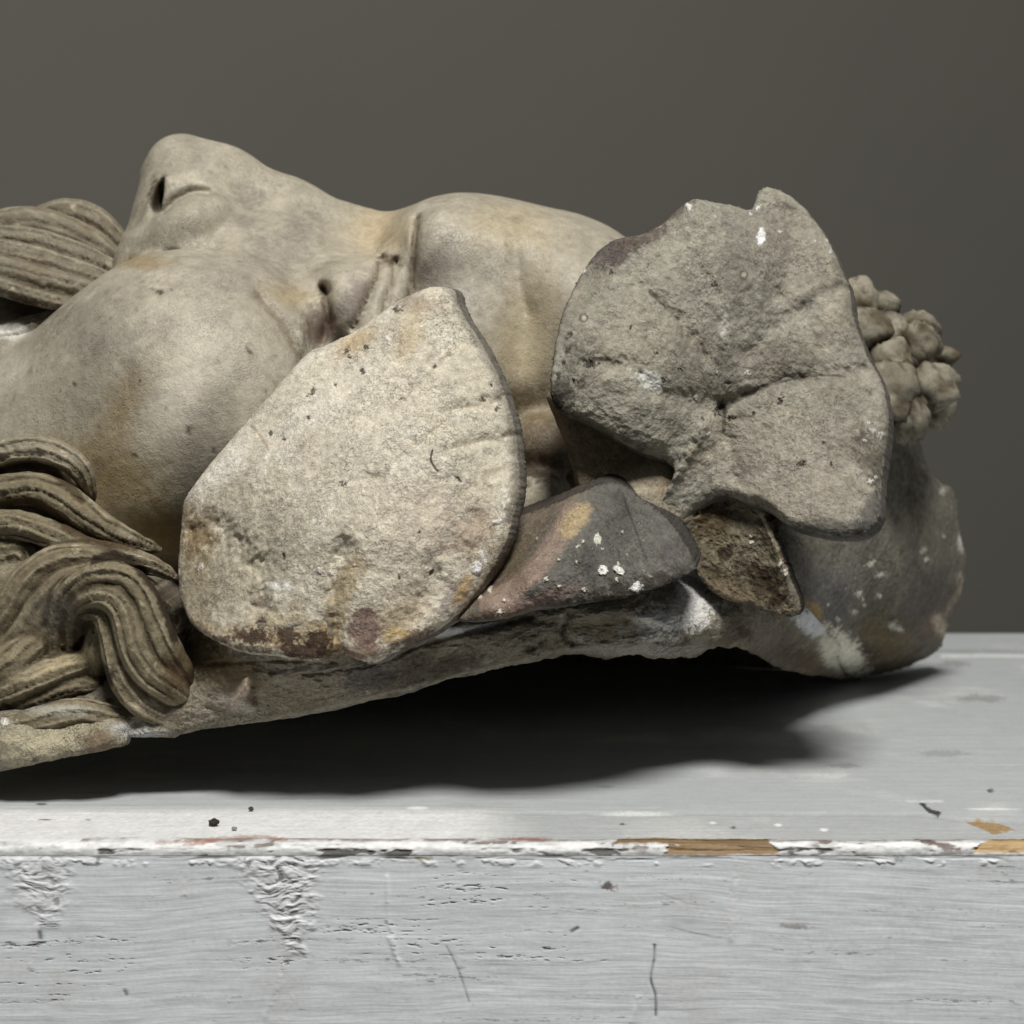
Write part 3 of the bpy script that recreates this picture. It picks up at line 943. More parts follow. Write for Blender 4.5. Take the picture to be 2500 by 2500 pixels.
# ---------------------------------------------------------------- moustache and beard: carved locks
def carve_hair(group, part, locks, fill, lo_px, hi_px, ylo, yhi, h, k, seed, base, groove=(74, 58, 36), amp=0.0007, stains_and_shade=None, dY=0.0, flat=1.0):
    locks = [([(a_, b_, c_ + dY) for a_, b_, c_ in pp], rr) for pp, rr in locks]
    fill = [(e[0], e[1], e[2] + dY, *e[3:]) for e in fill]
    c = np.concatenate([P(np.array([lo_px[0], hi_px[0]]), np.array([lo_px[1], hi_px[1]]), y) for y in (ylo, yhi)])
    lo, hi = c.min(0), c.max(0)
    lo[1], hi[1] = ylo, yhi
    S = Sdf(lo, hi, h)
    for e in fill:
        S.ell(*e)
    SP = []
    for pp, rr in locks:
        sp = spline(pp, 90)
        r = np.interp(np.linspace(0, 1, 90), np.linspace(0, 1, len(rr)), rr)
        SP.append((sp, r))
        pts = [(*sp[i], r[i]) for i in list(range(0, 90, 6)) + [89]]
        S.chain(pts, k)
    V, Q = S.mesh()
    x, y = proj(V)
    n = len(V)
    best = np.full(n, 1e9); lab = np.zeros(n, int); lat = np.zeros(n); along = np.zeros(n); second = np.full(n, 1e9)
    for li, (sp, r) in enumerate(SP):
        C = P(sp[:, 0], sp[:, 1], sp[:, 2])
        R = r * mpp(sp[:, 2])
        T = np.gradient(sp[:, :2], axis=0); T /= np.linalg.norm(T, axis=1)[:, None]
        for a0 in range(0, n, 40000):
            b0 = min(n, a0 + 40000)
            D = np.linalg.norm(V[a0:b0, None] - C[None], axis=2) - R[None]
            j = D.argmin(1)
            d = D[np.arange(b0 - a0), j]
            m = d < best[a0:b0]
            second[a0:b0] = np.where(m, best[a0:b0], np.minimum(second[a0:b0], d))
            ii = a0 + np.where(m)[0]; jj = j[m]
            best[ii] = d[m]; lab[ii] = li
            lat[ii] = ((x[ii] - sp[jj, 0]) * -T[jj, 1] + (y[ii] - sp[jj, 1]) * T[jj, 0]) / r[jj]
            along[ii] = jj / 90.0
    N1 = fbm(np.stack([along * 9 + lab * 3.3, lat * 1.2, 0 * lat], -1), 1.0, 3, 0.6, seed)
    st = np.cos(lat * 7.5 + lab * 1.7 + 2.4 * N1) * 0.5 + np.cos(lat * 15 + lab + 3.4 * N1) * 0.35 + np.cos(lat * 27 + 2 * lab + 5 * N1) * 0.2
    near = np.exp(-(np.maximum(best, 0) / 0.0025) ** 2)
    st = st * near
    cre = np.exp(-((second - best) / 0.0016) ** 2) * near
    V = V + (amp * st * (1 - cre) - 0.0010 * cre)[:, None] * np.array([0, -1, 0.25]) + (0.0009 * fbm(V, 150, 4, 0.6, seed))[:, None] * np.array([0, -1, 0.3])
    pt = Paint(V, base, 0.12, seed)
    pt.blotch((118, 108, 88), -0.05, 0.45, 60, 0.6, 1)
    pt.blotch((176, 166, 144), 0.05, 0.5, 90, 0.5, 3)
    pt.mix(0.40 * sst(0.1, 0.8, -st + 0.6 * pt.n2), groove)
    pt.mix(0.4 * sst(0.35, 0.9, st + 0.7 * pt.n2), (184, 174, 150))  # pale strand highlights painted on the ridges
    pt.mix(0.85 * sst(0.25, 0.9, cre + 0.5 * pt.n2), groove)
    pt.blotch((206, 192, 164), 0.36, 0.5, 210, 0.7, 8)
    if stains_and_shade:
        stains_and_shade(pt)
    scraps = []
    for li in range(len(SP)):
        q = Q[lab[Q[:, 0]] == li]
        if not len(q):
            continue
        # keep one joined piece per lock: stray scraps of the cut go to the lock's largest piece's neighbour
        u, inv = np.unique(q, return_inverse=True)
        inv = inv.reshape(-1, 4)
        par = np.arange(len(u))
        for _ in range(200):
            mn = par[inv].min(1)
            new = par.copy()
            for kk in range(4):
                np.minimum.at(new, inv[:, kk], mn)
            new = new[new]
            if (new == par).all():
                break
            par = new
        big = np.bincount(par, minlength=len(u)).argmax()
        rest = q[par[inv[:, 0]] != big]
        scraps.append(rest)
        q = q[par[inv[:, 0]] == big]
        u, inv = np.unique(q, return_inverse=True)
        mk_mesh(part, V[u], inv.reshape(-1, 4), None, pt.c[u], M_HAIR, group)
    q = np.concatenate(scraps)
    if len(q):
        u, inv = np.unique(q, return_inverse=True)
        mk_mesh('hair_scraps', V[u], inv.reshape(-1, 4), None, pt.c[u], M_HAIR, group)['kind'] = 'stuff'


mou = empty('moustache', (0, 0, 0), mask)
mlocks = [
    ([(312, 630, .206), (280, 580, .204), (225, 535, .204), (160, 522, .205), (90, 540, .206)], [14, 24, 30, 32, 26]),
    ([(300, 650, .200), (240, 605, .196), (170, 570, .195), (90, 545, .194), (10, 552, .194), (-110, 590, .194)], [14, 30, 34, 36, 36, 34]),
    ([(308, 672, .194), (240, 645, .188), (150, 612, .185), (60, 590, .183), (-110, 580, .183)], [14, 28, 30, 30, 30]),
    ([(310, 690, .188), (250, 682, .181), (160, 656, .177), (60, 630, .175), (-110, 600, .176)], [12, 24, 28, 30, 30]),
    ([(290, 705, .184), (210, 706, .175), (110, 684, .170), (0, 656, .170), (-110, 630, .170)], [10, 22, 26, 28, 28]),
    ([(250, 722, .181), (170, 738, .172), (90, 722, .169), (0, 694, .168), (-110, 660, .168)], [8, 18, 22, 24, 26]),
    ([(255, 715, .182), (190, 762, .180), (110, 795, .178), (30, 822, .176), (-60, 850, .175)], [10, 22, 28, 32, 32]),
]
carve_hair(mou, 'moustache_lock', mlocks, [(120, 640, .205, 190, 100, .018, 12, .006)], (-150, 460), (345, 910), 0.150, 0.235, 0.0010, 0.003, 3.0, (132, 125, 109), (72, 60, 42), 0.0010,
           lambda p: (p.splat(50, 745, 80, 24, 10, (66, 54, 42), 0.8, 0.6, 0.6), p.splat(20, 808, 50, 20, 0, (206, 204, 198), 0.8, 0.5, 0.7)))  # shade under the moustache painted dark, then the pale lip

beard = empty('beard', (0, 0, 0), mask)
blocks = [
    ([(-110, 1150, .106), (0, 1108, .104), (80, 1094, .101), (150, 1112, .099), (200, 1152, .099), (226, 1220, .104)], [26, 28, 28, 28, 24, 8]),
    ([(-110, 1215, .104), (0, 1200, .101), (90, 1195, .098), (165, 1230, .095), (240, 1285, .095), (320, 1322, .099), (390, 1342, .106)], [30, 34, 36, 38, 36, 26, 8]),
    ([(-110, 1300, .097), (20, 1278, .093), (120, 1304, .090), (200, 1342, .087), (300, 1362, .085), (380, 1384, .084), (432, 1412, .088)], [30, 30, 30, 28, 28, 24, 8]),
    ([(340, 1376, .085), (250, 1366, .084), (165, 1368, .083), (85, 1406, .083), (28, 1490, .084), (-50, 1600, .088)], [12, 30, 38, 42, 42, 40]),
    ([(330, 1400, .084), (240, 1396, .081), (165, 1422, .079), (105, 1488, .079), (55, 1566, .081), (-50, 1650, .086)], [10, 24, 36, 40, 38, 34]),
    ([(-80, 1340, .097), (-10, 1348, .095), (45, 1340, .095), (60, 1380, .096), (0, 1450, .098), (-70, 1510, .1)], [30, 32, 24, 24, 28, 30]),
    ([(130, 1640, .083), (128, 1570, .079), (140, 1500, .076), (172, 1440, .073), (235, 1405, .071), (302, 1412, .070), (348, 1458, .069), (374, 1522, .069), (402, 1585, .070), (440, 1642, .074), (480, 1705, .082)], [14, 20, 24, 28, 32, 34, 34, 36, 38, 30, 8]),
    ([(166, 1590, .082), (164, 1510, .076), (198, 1462, .072), (252, 1452, .069), (298, 1482, .067), (318, 1545, .066), (334, 1600, .066), (368, 1646, .067), (425, 1688, .071), (480, 1730, .080)], [10, 16, 22, 28, 32, 34, 34, 34, 30, 8]),
    ([(180, 1575, .083), (184, 1515, .078), (216, 1490, .074), (250, 1502, .071), (268, 1550, .070), (280, 1610, .069), (302, 1670, .069), (350, 1722, .071), (415, 1752, .075), (470, 1765, .082)], [8, 14, 18, 22, 24, 26, 28, 28, 26, 8]),
    ([(206, 1548, .086), (212, 1524, .083), (234, 1514, .081), (244, 1535, .081), (240, 1575, .081), (232, 1625, .084)], [8, 14, 16, 20, 30, 24]),
    ([(136, 1470, .084), (110, 1532, .080), (64, 1584, .077), (0, 1636, .076), (-110, 1700, .078)], [12, 30, 38, 40, 38]),
    ([(248, 1604, .084), (194, 1618, .081), (132, 1638, .078), (60, 1664, .075), (-20, 1694, .074), (-110, 1730, .074)], [8, 24, 32, 34, 32, 30]),
    ([(244, 1672, .083), (172, 1674, .080), (112, 1694, .078), (40, 1716, .077), (-80, 1730, .077)], [8, 22, 26, 26, 26]),
    ([(380, 1790, .077), (290, 1758, .074), (180, 1742, .071), (90, 1764, .069), (10, 1785, .068), (-110, 1785, .068)], [8, 28, 32, 32, 32, 32]),
]


def beard_stains_and_shade(p):  # grime, plus shade in the grooves and light on the locks painted in
    p.splat(90, 1100, 160, 40, 10, (172, 164, 146), 0.5, 0.6, 0.6)
    p.line([(-60, 1170), (0, 1148), (70, 1134), (140, 1156), (200, 1222)], 16, (62, 48, 28), 0.85, 0.6)
    p.line([(0, 1226), (70, 1222), (121, 1248), (177, 1294), (260, 1322), (330, 1334)], 17, (66, 52, 34), 0.85, 0.6)
    p.line([(230, 1370), (270, 1358), (320, 1368), (356, 1408), (396, 1470), (425, 1560)], 16, (40, 30, 20), 0.9, 0.6)
    p.splat(205, 1525, 22, 22, 0, (52, 42, 28), 0.85, 0.6, 0.6)
    p.splat(150, 1622, 110, 20, -20, (186, 172, 140), 0.6, 0.6, 0.6)
    p.splat(262, 1650, 24, 34, 0, (44, 34, 24), 0.85, 0.6, 0.7)
    p.line([(10, 1720), (50, 1732), (110, 1715), (160, 1696), (240, 1695)], 9, (48, 38, 26), 0.85, 0.6)
    p.splat(150, 1735, 90, 16, 0, (190, 188, 176), 0.6, 0.6, 0.6)
    p.splat(130, 1490, 60, 60, 0, (84, 80, 78), 0.5, 0.7, 0.7)
    p.splat(450, 1640, 70, 60, 20, (78, 62, 40), 0.8, 0.6, 0.6)


carve_hair(beard, 'beard_lock', blocks, [(50, 1540, .113, 350, 290, .028, 0, .006), (60, 1670, .092, 270, 80, .012, -10, .004), (70, 1165, .116, 130, 70, .012, 0, .004)], (-160, 1050), (570, 1830), 0.036, 0.125, 0.00075, 0.0030, 6.0, (126, 117, 95), (54, 42, 25), 0.00105, beard_stains_and_shade, dY=-0.010)

# ---------------------------------------------------------------- rim: the cast's outer wall, with its broken lower edge
def make_rim():
    top = [(-360, 1180), (0, 1130), (200, 1290), (330, 1400), (430, 1480), (600, 1520), (900, 1500), (1200, 1430), (1450, 1380), (1700, 1300), (1900, 1400), (1985, 1500), (2062, 1588), (2098, 1640)]
    bot = [(-360, 1955), (-150, 1915), (0, 1884), (150, 1852), (300, 1822), (304, 1800), (350, 1800), (420, 1801), (450, 1790), (560, 1772), (720, 1752), (830, 1730), (900, 1712), (990, 1696), (1060, 1668), (1150, 1648), (1300, 1616), (1400, 1598), (1480, 1608), (1560, 1598), (1590, 1606), (1690, 1604), (1735, 1582), (1790, 1580), (1830, 1592), (1880, 1618), (1930, 1640), (2000, 1648), (2050, 1660), (2100, 1658)]
    NU, NV = 900, 120
    xs = np.linspace(-360, 2099, NU)
    T = spline(top, 600); B = spline(bot, 900)
    tr = np.interp(xs, T[:, 0], T[:, 1])
    br = np.interp(xs, np.maximum.accumulate(B[:, 0]), B[:, 1])
    ln = np.stack([xs / 60, 0 * xs, 0 * xs], -1)
    br = br + (6.5 + 6 * sst(1000, 1300, xs)) * fbm(ln, 1.0, 5, 0.7, 3.0)
    v = np.linspace(0, 1, NV) ** 0.8
    X = np.repeat(xs[:, None], NV, 1)
    Yr = tr[:, None] + (br - tr)[:, None] * v[None]
    ctrl = [(-360, 1180, .12), (-360, 1600, .095), (-360, 1955, .07), (0, 1130, .115), (0, 1450, .10), (0, 1700, .080), (0, 1780, .063), (0, 1880, .066),
            (200, 1350, .10), (200, 1600, .094), (200, 1720, .078), (240, 1800, .064), (300, 1820, .068), (430, 1480, .098), (430, 1640, .085), (430, 1740, .072), (430, 1800, .074),
            (600, 1570, .058), (600, 1680, .064), (600, 1765, .074), (900, 1590, .056), (900, 1645, .062), (900, 1712, .080), (1200, 1470, .085), (1200, 1560, .074), (1200, 1635, .090),
            (1450, 1380, .10), (1450, 1520, .082), (1450, 1600, .094), (1650, 1380, .115), (1650, 1480, .094), (1650, 1600, .098), (1800, 1500, .104), (1800, 1580, .112),
            (1900, 1420, .15), (1950, 1510, .150), (1930, 1630, .20), (2062, 1590, .245), (2060, 1655, .306), (2099, 1640, .306)]
    f = tps(ctrl)
    x, y = X.ravel(), Yr.ravel()
    Y = f(x, y)
    Y = Y - 0.012 * (1 - sst(1500, 1950, x))
    V0 = P(x, y, Y)
    dist = np.repeat((br - tr)[:, None], NV, 1) * (1 - v)[None]
    qd = np.clip(1 - dist.ravel() / 22, 0, 1)
    Y = Y + 0.004 * (1 - np.sqrt(np.clip(1 - qd * qd, 0, 1)))
    disp = 0.0026 * fbm(V0, 40, 4, 0.6, 3) + 0.0017 * fbm(V0 * np.array([1, 1, 2.2]), 130, 4, 0.62, 5)
    # ledge under the curled leaf and the flaked recess right of it
    for (pts, wd, dep) in (([(740, 1645), (900, 1622), (1060, 1565), (1300, 1505)], 7, 0.0018), ([(1390, 1500), (1375, 1540), (1395, 1570)], 10, 0.003), ([(1400, 1572), (1450, 1562), (1520, 1570), (1580, 1560), (1640, 1572), (1690, 1566)], 6, 0.0009),
                           ([(500, 1622), (640, 1614), (740, 1614)], 5, 0.0012), ([(950, 1575), (1050, 1540), (1120, 1532)], 14, -0.005), ([(0, 1730), (100, 1722), (160, 1698)], 10, 0.004),
                           ([(300, 1800), (330, 1770)], 12, 0.002), ([(1250, 1610), (1330, 1560)], 8, 0.002)):
        d = poly_dist(x, y, spline(pts, 30) if len(pts) > 2 else np.array(pts, float))
        disp = disp + dep * np.exp(-(d / wd) ** 2)
    flat = np.exp(-(((x - 1500) / 110) ** 2 + ((y - 1535) / 28) ** 2) ** 2)
    disp = disp + 0.003 * flat
    # little lit spike of plaster at the foot of the big leaf
    tri = np.clip(np.minimum.reduce([(1745 - y) / 30, (x - (545 + (1745 - y) * 0.55)) / 14, ((632 - (1745 - y) * 0.27) - x) / 14]), 0, 1) * (y > 1655)
    disp = disp - 0.007 * tri * np.clip((1745 - y) / 80 + 0.3, 0, 1)
    V = P(x, y, Y + disp).reshape(NU, NV, 3)
    rows = []
    base = V[:, -1]
    far = np.clip((0.34 - base[:, 1]) / 0.26, 0.05, 1)
    for s, up in ((0.015, -0.0004), (0.04, 0.002), (0.09, 0.012), (0.25, 0.03), (0.7, 0.035), (0.92, 0.02), (1.0, None), (1.03, None)):
        p = base + np.stack([0 * base[:, 0], 0.29 * s * far, 0 * base[:, 0]], -1)
        if up is None:
            p[:, 2] = 0.0006
        else:
            p[:, 2] += up
            p = p + (0.0012 * fbm(p, 120, 3, 0.6, 6))[:, None] * np.array([0, 0, 1.0]) * (s < 0.5)
        p[:, 2] = np.maximum(p[:, 2], 0.0006)
        rows.append(p)
    top_rows = []
    t0 = V[:, 0]
    for s in (1.0, 0.5):
        top_rows.append(t0 + np.array([0, 0.16 * s, 0.0]))
    A = np.concatenate([np.stack(top_rows, 1), V, np.stack(rows, 1)], 1)
    nv = A.shape[1]
    q = grid_quads(NU, nv)[:, ::-1]
    i = np.arange(NU - 1)
    q = np.concatenate([q, np.stack([i * nv + nv - 1, (i + 1) * nv + nv - 1, (i + 1) * nv, i * nv], -1)[:, ::-1]])
    Vv = A.reshape(-1, 3)
    pt = Paint(Vv, (142, 134, 118), 0.12, 9.0)
    pt.blotch((96, 86, 70), 0.0, 0.4, 60, 0.75, 2)
    pt.blotch((176, 170, 158), 0.12, 0.45, 110, 0.6, 4)
    pt.blotch((58, 50, 40), 0.22, 0.42, 150, 0.7, 6)
    # left foot: pale cream with yellow
    pt.splat(140, 1800, 240, 60, -8, (172, 164, 140), 0.75, 0.6, 0.7)
    pt.splat(60, 1820, 120, 40, -8, (196, 188, 160), 0.5, 0.6, 0.9)
    pt.splat(240, 1810, 50, 34, -20, (112, 96, 76), 0.8, 0.5, 0.7)
    pt.splat(12, 1762, 11, 9, 0, (226, 224, 214), 0.95, 0.3, 0.4)
    pt.splat(330, 1785, 70, 22, 8, (190, 190, 190), 0.75, 0.5, 0.8)
    pt.splat(300, 1740, 40, 24, 10, (108, 94, 66), 0.7, 0.6, 0.6)
    # brown grime and painted dark shading between curl and leaf
    pt.splat(470, 1590, 90, 60, 30, (74, 60, 38), 0.85, 0.6, 0.7)
    pt.splat(560, 1640, 110, 50, 20, (104, 90, 62), 0.8, 0.6, 0.6)
    pt.splat(395, 1480, 20, 90, -22, (50, 38, 24), 0.9, 0.6, 0.6)
    pt.splat(440, 1570, 40, 40, -22, (46, 36, 24), 0.9, 0.6, 0.6)
    pt.splat(600, 1720, 60, 28, 10, (190, 182, 172), 0.75, 0.4, 0.6)
    pt.splat(588, 1690, 16, 40, 32, (206, 188, 168), 0.85, 0.4, 0.4)  # spike painted pale, as if lit
    pt.splat(615, 1712, 22, 14, 20, (86, 64, 48), 0.8, 0.4, 0.6)
    pt.splat(760, 1720, 180, 40, -8, (146, 136, 116), 0.6, 0.6, 0.7)
    pt.splat(900, 1650, 70, 40, -20, (88, 84, 84), 0.8, 0.5, 0.6)
    pt.splat(1050, 1640, 160, 34, -14, (84, 76, 66), 0.7, 0.6, 0.8)
    pt.line([(430, 1798), (700, 1752), (900, 1708), (1140, 1646), (1300, 1612)], 9, (170, 164, 148), 0.7, 0.6, 0.5)
    pt.line([(660, 1645), (780, 1628), (900, 1612)], 10, (44, 36, 30), 0.8, 0.7, 0.4)
    # white plaster in the crevice
    pt.splat(1090, 1540, 60, 15, -8, (196, 196, 196), 0.95, 0.35, 0.5)
    pt.splat(1170, 1532, 40, 9, -10, (178, 178, 178), 0.9, 0.35, 0.6)
    pt.splat(1030, 1562, 24, 12, -20, (150, 144, 140), 0.8, 0.4, 0.8)
    # lit streak between curled and brown leaf, painted as bright plaster
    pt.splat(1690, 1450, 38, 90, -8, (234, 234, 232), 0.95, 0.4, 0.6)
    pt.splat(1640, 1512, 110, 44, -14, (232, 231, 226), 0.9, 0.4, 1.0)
    pt.splat(1480, 1530, 95, 24, 0, (122, 112, 92), 0.8, 0.4, 0.5)
    pt.splat(1560, 1585, 170, 18, 0, (166, 160, 154), 0.8, 0.4, 0.5)
    pt.splat(1880, 1570, 120, 60, 24, (126, 116, 102), 0.6, 0.5, 0.7)
    pt.splat(1960, 1610, 60, 30, 24, (100, 82, 60), 0.7, 0.5, 0.8)
    pt.splat(1820, 1545, 24, 14, 20, (70, 54, 38), 0.7, 0.5, 0.9)
    pt.splat(1985, 1522, 48, 30, 30, (240, 242, 244), 1.0, 0.3, 0.7)
    pt.splat(2040, 1600, 30, 64, -34, (236, 232, 214), 1.0, 0.35, 0.7)
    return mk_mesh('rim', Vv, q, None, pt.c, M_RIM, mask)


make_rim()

# ---------------------------------------------------------------- ivy leaves
def paint_big(p):
    p.blotch((172, 162, 143), -0.1, 0.5, 35, 0.55, 2)
    p.blotch((222, 218, 204), 0.05, 0.5, 60, 0.6, 7)
    p.blotch((150, 140, 120), 0.2, 0.55, 130, 0.55, 12)
    p.splat(560, 1420, 150, 120, 20, (152, 144, 124), 0.75, 0.8, 0.6)  # shading of the lower left painted as darker colour
    p.splat(480, 1310, 46, 80, 10, (116, 94, 56), 0.85, 0.6, 0.6)
    p.splat(455, 1250, 22, 40, 10, (104, 80, 46), 0.7, 0.6, 0.6)
    p.splat(500, 1180, 60, 34, -40, (222, 216, 202), 0.7, 0.6, 0.8)
    p.splat(740, 1020, 110, 34, -45, (220, 214, 204), 0.5, 0.6, 0.8)
    p.line([(868, 1380), (835, 1450), (812, 1530), (815, 1600)], 34, (158, 138, 96), 0.6, 0.7)
    p.splat(780, 1560, 50, 50, 0, (150, 124, 80), 0.6, 0.7, 0.7)
    p.splat(700, 1540, 90, 60, 0, (162, 146, 112), 0.6, 0.7, 0.7)
    p.splat(960, 1520, 90, 60, -30, (158, 134, 96), 0.55, 0.7, 0.7)
    p.splat(1020, 1300, 160, 170, 0, (196, 184, 168), 0.5, 0.8, 0.7)
    p.splat(1150, 1300, 70, 60, -40, (150, 130, 112), 0.6, 0.6, 0.8)
    for pts in ([(1100, 855), (1043, 915), (960, 1000)], [(1215, 975), (1150, 990), (1080, 1000)], [(1250, 1060), (1170, 1075), (1090, 1095)], [(1230, 1140), (1180, 1165), (1120, 1210)], [(1085, 1030), (1010, 1080), (930, 1160)]):
        p.line(pts, 7, (140, 124, 104), 0.55, 0.9, 0.7)
    p.splat(620, 1250, 170, 60, 8, (172, 164, 146), 0.55, 0.8, 0.7)
    p.splat(480, 1440, 50, 130, 0, (138, 128, 106), 0.7, 0.7, 0.7)  # more painted shading where the leaf curves away
    p.splat(640, 1560, 200, 26, 8, (146, 120, 84), 0.6, 0.7, 0.8)
    p.splat(900, 950, 150, 150, 0, (216, 209, 194), 0.45, 0.9, 0.7)
    p.splat(560, 1125, 60, 30, -50, (226, 221, 210), 0.8, 0.5, 0.9)  # highlight on the left edge painted pale
    p.splat(860, 1130, 200, 120, 0, (206, 199, 184), 0.4, 0.9, 0.7)
    # brown and mauve spots along the foot
    for (cx, cy, rx, ry, a) in ((610, 1555, 55, 20, .9), (705, 1550, 30, 26, .9), (775, 1565, 36, 26, .95), (750, 1590, 80, 20, .9), (638, 1522, 12, 14, .9), (640, 1470, 26, 18, .5), (540, 1560, 30, 10, .7), (620, 1585, 60, 10, .6)):
        p.splat(cx, cy, rx, ry, 5, (70, 54, 44), a, 0.35, 0.7)
    p.splat(890, 1535, 44, 52, -10, (130, 108, 100), 0.9, 0.3, 0.4)
    p.splat(885, 1590, 60, 26, -10, (124, 100, 88), 0.8, 0.4, 0.6)
    p.splat(1010, 1560, 60, 24, -25, (96, 74, 62), 0.8, 0.5, 0.8)
    p.splat(970, 1545, 34, 16, -15, (198, 172, 124), 0.8, 0.4, 1.0)
    p.splat(1110, 1450, 30, 60, 30, (150, 138, 130), 0.7, 0.5, 0.7)
    p.splat(1130, 1440, 14, 44, 25, (178, 150, 104), 0.7, 0.4, 0.6)
    p.splat(1010, 735, 80, 26, 10, (150, 134, 118), 0.6, 0.6, 0.7)
    p.splat(870, 830, 60, 30, -30, (190, 164, 122), 0.6, 0.7, 0.8)
    p.splat(1000, 820, 30, 80, 20, (188, 166, 126), 0.4, 0.7, 0.8)
    p.chips([(968, 756, 10), (845, 857, 9), (852, 870, 8), (892, 848, 7), (884, 905, 8), (762, 957, 9), (752, 1020, 6), (660, 1060, 6), (692, 1070, 6), (838, 1180, 6), (1052, 1396, 6), (1180, 975, 8), (1215, 995, 8), (1060, 895, 6), (693, 1360, 6), (478, 1700, 4), (700, 900, 5), (820, 940, 5), (1120, 1170, 5), (1200, 940, 5), (975, 1410, 5), (1025, 1300, 4)], (62, 50, 40), 0.85)
    p.line([(1056, 1098), (1052, 1122), (1062, 1142), (1068, 1150)], 3.6, (52, 42, 34), 0.9, 0.4)
    p.line([(615, 1040), (640, 1070), (655, 1098)], 4, (150, 124, 108), 0.6, 0.4)
    p.line([(812, 1535), (811, 1580)], 3, (60, 48, 40), 0.8, 0.4)
    p.line([(775, 1492), (815, 1500)], 3, (80, 60, 50), 0.6, 0.4)
    p.splat(686, 1430, 34, 12, 6, (218, 216, 208), 0.8, 0.4, 0.8)
    p.chips([(780, 1394, 6), (810, 1400, 7), (865, 1380, 5), (490, 1384, 8), (945, 830, 7)], (226, 222, 214), 0.9)
    # white flakes on the right edge
    p.splat(1165, 1388, 13, 16, 0, (238, 238, 236), 1, 0.15, 0.4)
    p.line([(1174, 1345), (1180, 1360), (1186, 1374)], 5, (236, 236, 234), 1, 0.3)
    p.splat(1215, 1274, 14, 5, -10, (236, 236, 232), 1, 0.2, 0.4)
    p.mix(0.85 * p.wall * (p.x > 900), (92, 88, 82))  # shadowed right edge painted dark grey
    p.mix(0.55 * (1 - sst(3, 22, p.edge + 10 * p.n2)) * (p.x > 1080) * (p.y < 1280) * (1 - p.wall), (110, 104, 96))  # same edge shade painted onto the leaf face


big_out = [(1032, 702), (1066, 698), (1100, 704), (1109, 735), (1140, 775), (1186, 838), (1220, 906), (1248, 980), (1265, 1037), (1274, 1105), (1276, 1191), (1262, 1260), (1240, 1320), (1205, 1375), (1165, 1430), (1130, 1480), (1080, 1525), (1021, 1561), (958, 1592), (901, 1618), (840, 1600), (821, 1590), (764, 1612), (690, 1606), (599, 1596), (531, 1572), (474, 1538), (445, 1500), (430, 1447), (426, 1390), (432, 1305), (438, 1240), (451, 1205), (514, 1120), (616, 1003), (696, 912), (742, 861), (793, 838), (855, 809), (912, 770), (969, 730)]
big_out = [(x - 17 * float(np.clip((x - 1040) / 60, 0, 1)) * float(np.clip((1400 - y) / 100, 0, 1)) * float(np.clip((y - 735) / 60, 0, 1)), y) for x, y in big_out]
sheet('leaf', big_out, (850, 1160),
      [(1062, 700, .108), (1270, 1100, .080), (1245, 1310, .062), (1130, 1480, .054), (900, 1615, .046), (690, 1605, .050), (530, 1570, .060), (430, 1440, .078), (436, 1250, .090), (520, 1120, .094), (700, 910, .102), (860, 810, .106), (850, 1160, .064), (620, 1380, .066), (650, 1150, .079), (1050, 1050, .070), (830, 1480, .047), (1000, 1350, .054), (1180, 900, .088), (560, 1270, .078)],
      (0.0028, 0.010, -0.001), ((202, 195, 177), 0.10, paint_big), M_LEAF, mask,
      grooves=[([(1100, 855), (1043, 915), (960, 1000)], 16, 0.0030), ([(1215, 975), (1150, 990), (1080, 1000)], 13, 0.0028), ([(1250, 1060), (1170, 1075), (1090, 1095)], 13, 0.0026), ([(1085, 1030), (1010, 1080), (900, 1180)], 28, 0.0022),
               ([(840, 1330), (815, 1450), (812, 1600)], 24, 0.0045), ([(640, 1470), (610, 1350), (500, 1300)], 46, 0.0050), ([(1150, 1270), (1090, 1360), (1010, 1500)], 28, 0.0030), ([(1010, 740), (960, 850), (900, 960)], 30, -0.0006), ([(1240, 1130), (1180, 1160), (1130, 1200)], 9, 0.0010)],
      er=26, ed=0.0035, N=800, R=210, rough=0.0010, jag=3.0, seed=1.0, und=0.0030)['label'] = 'large pale cream ivy leaf'


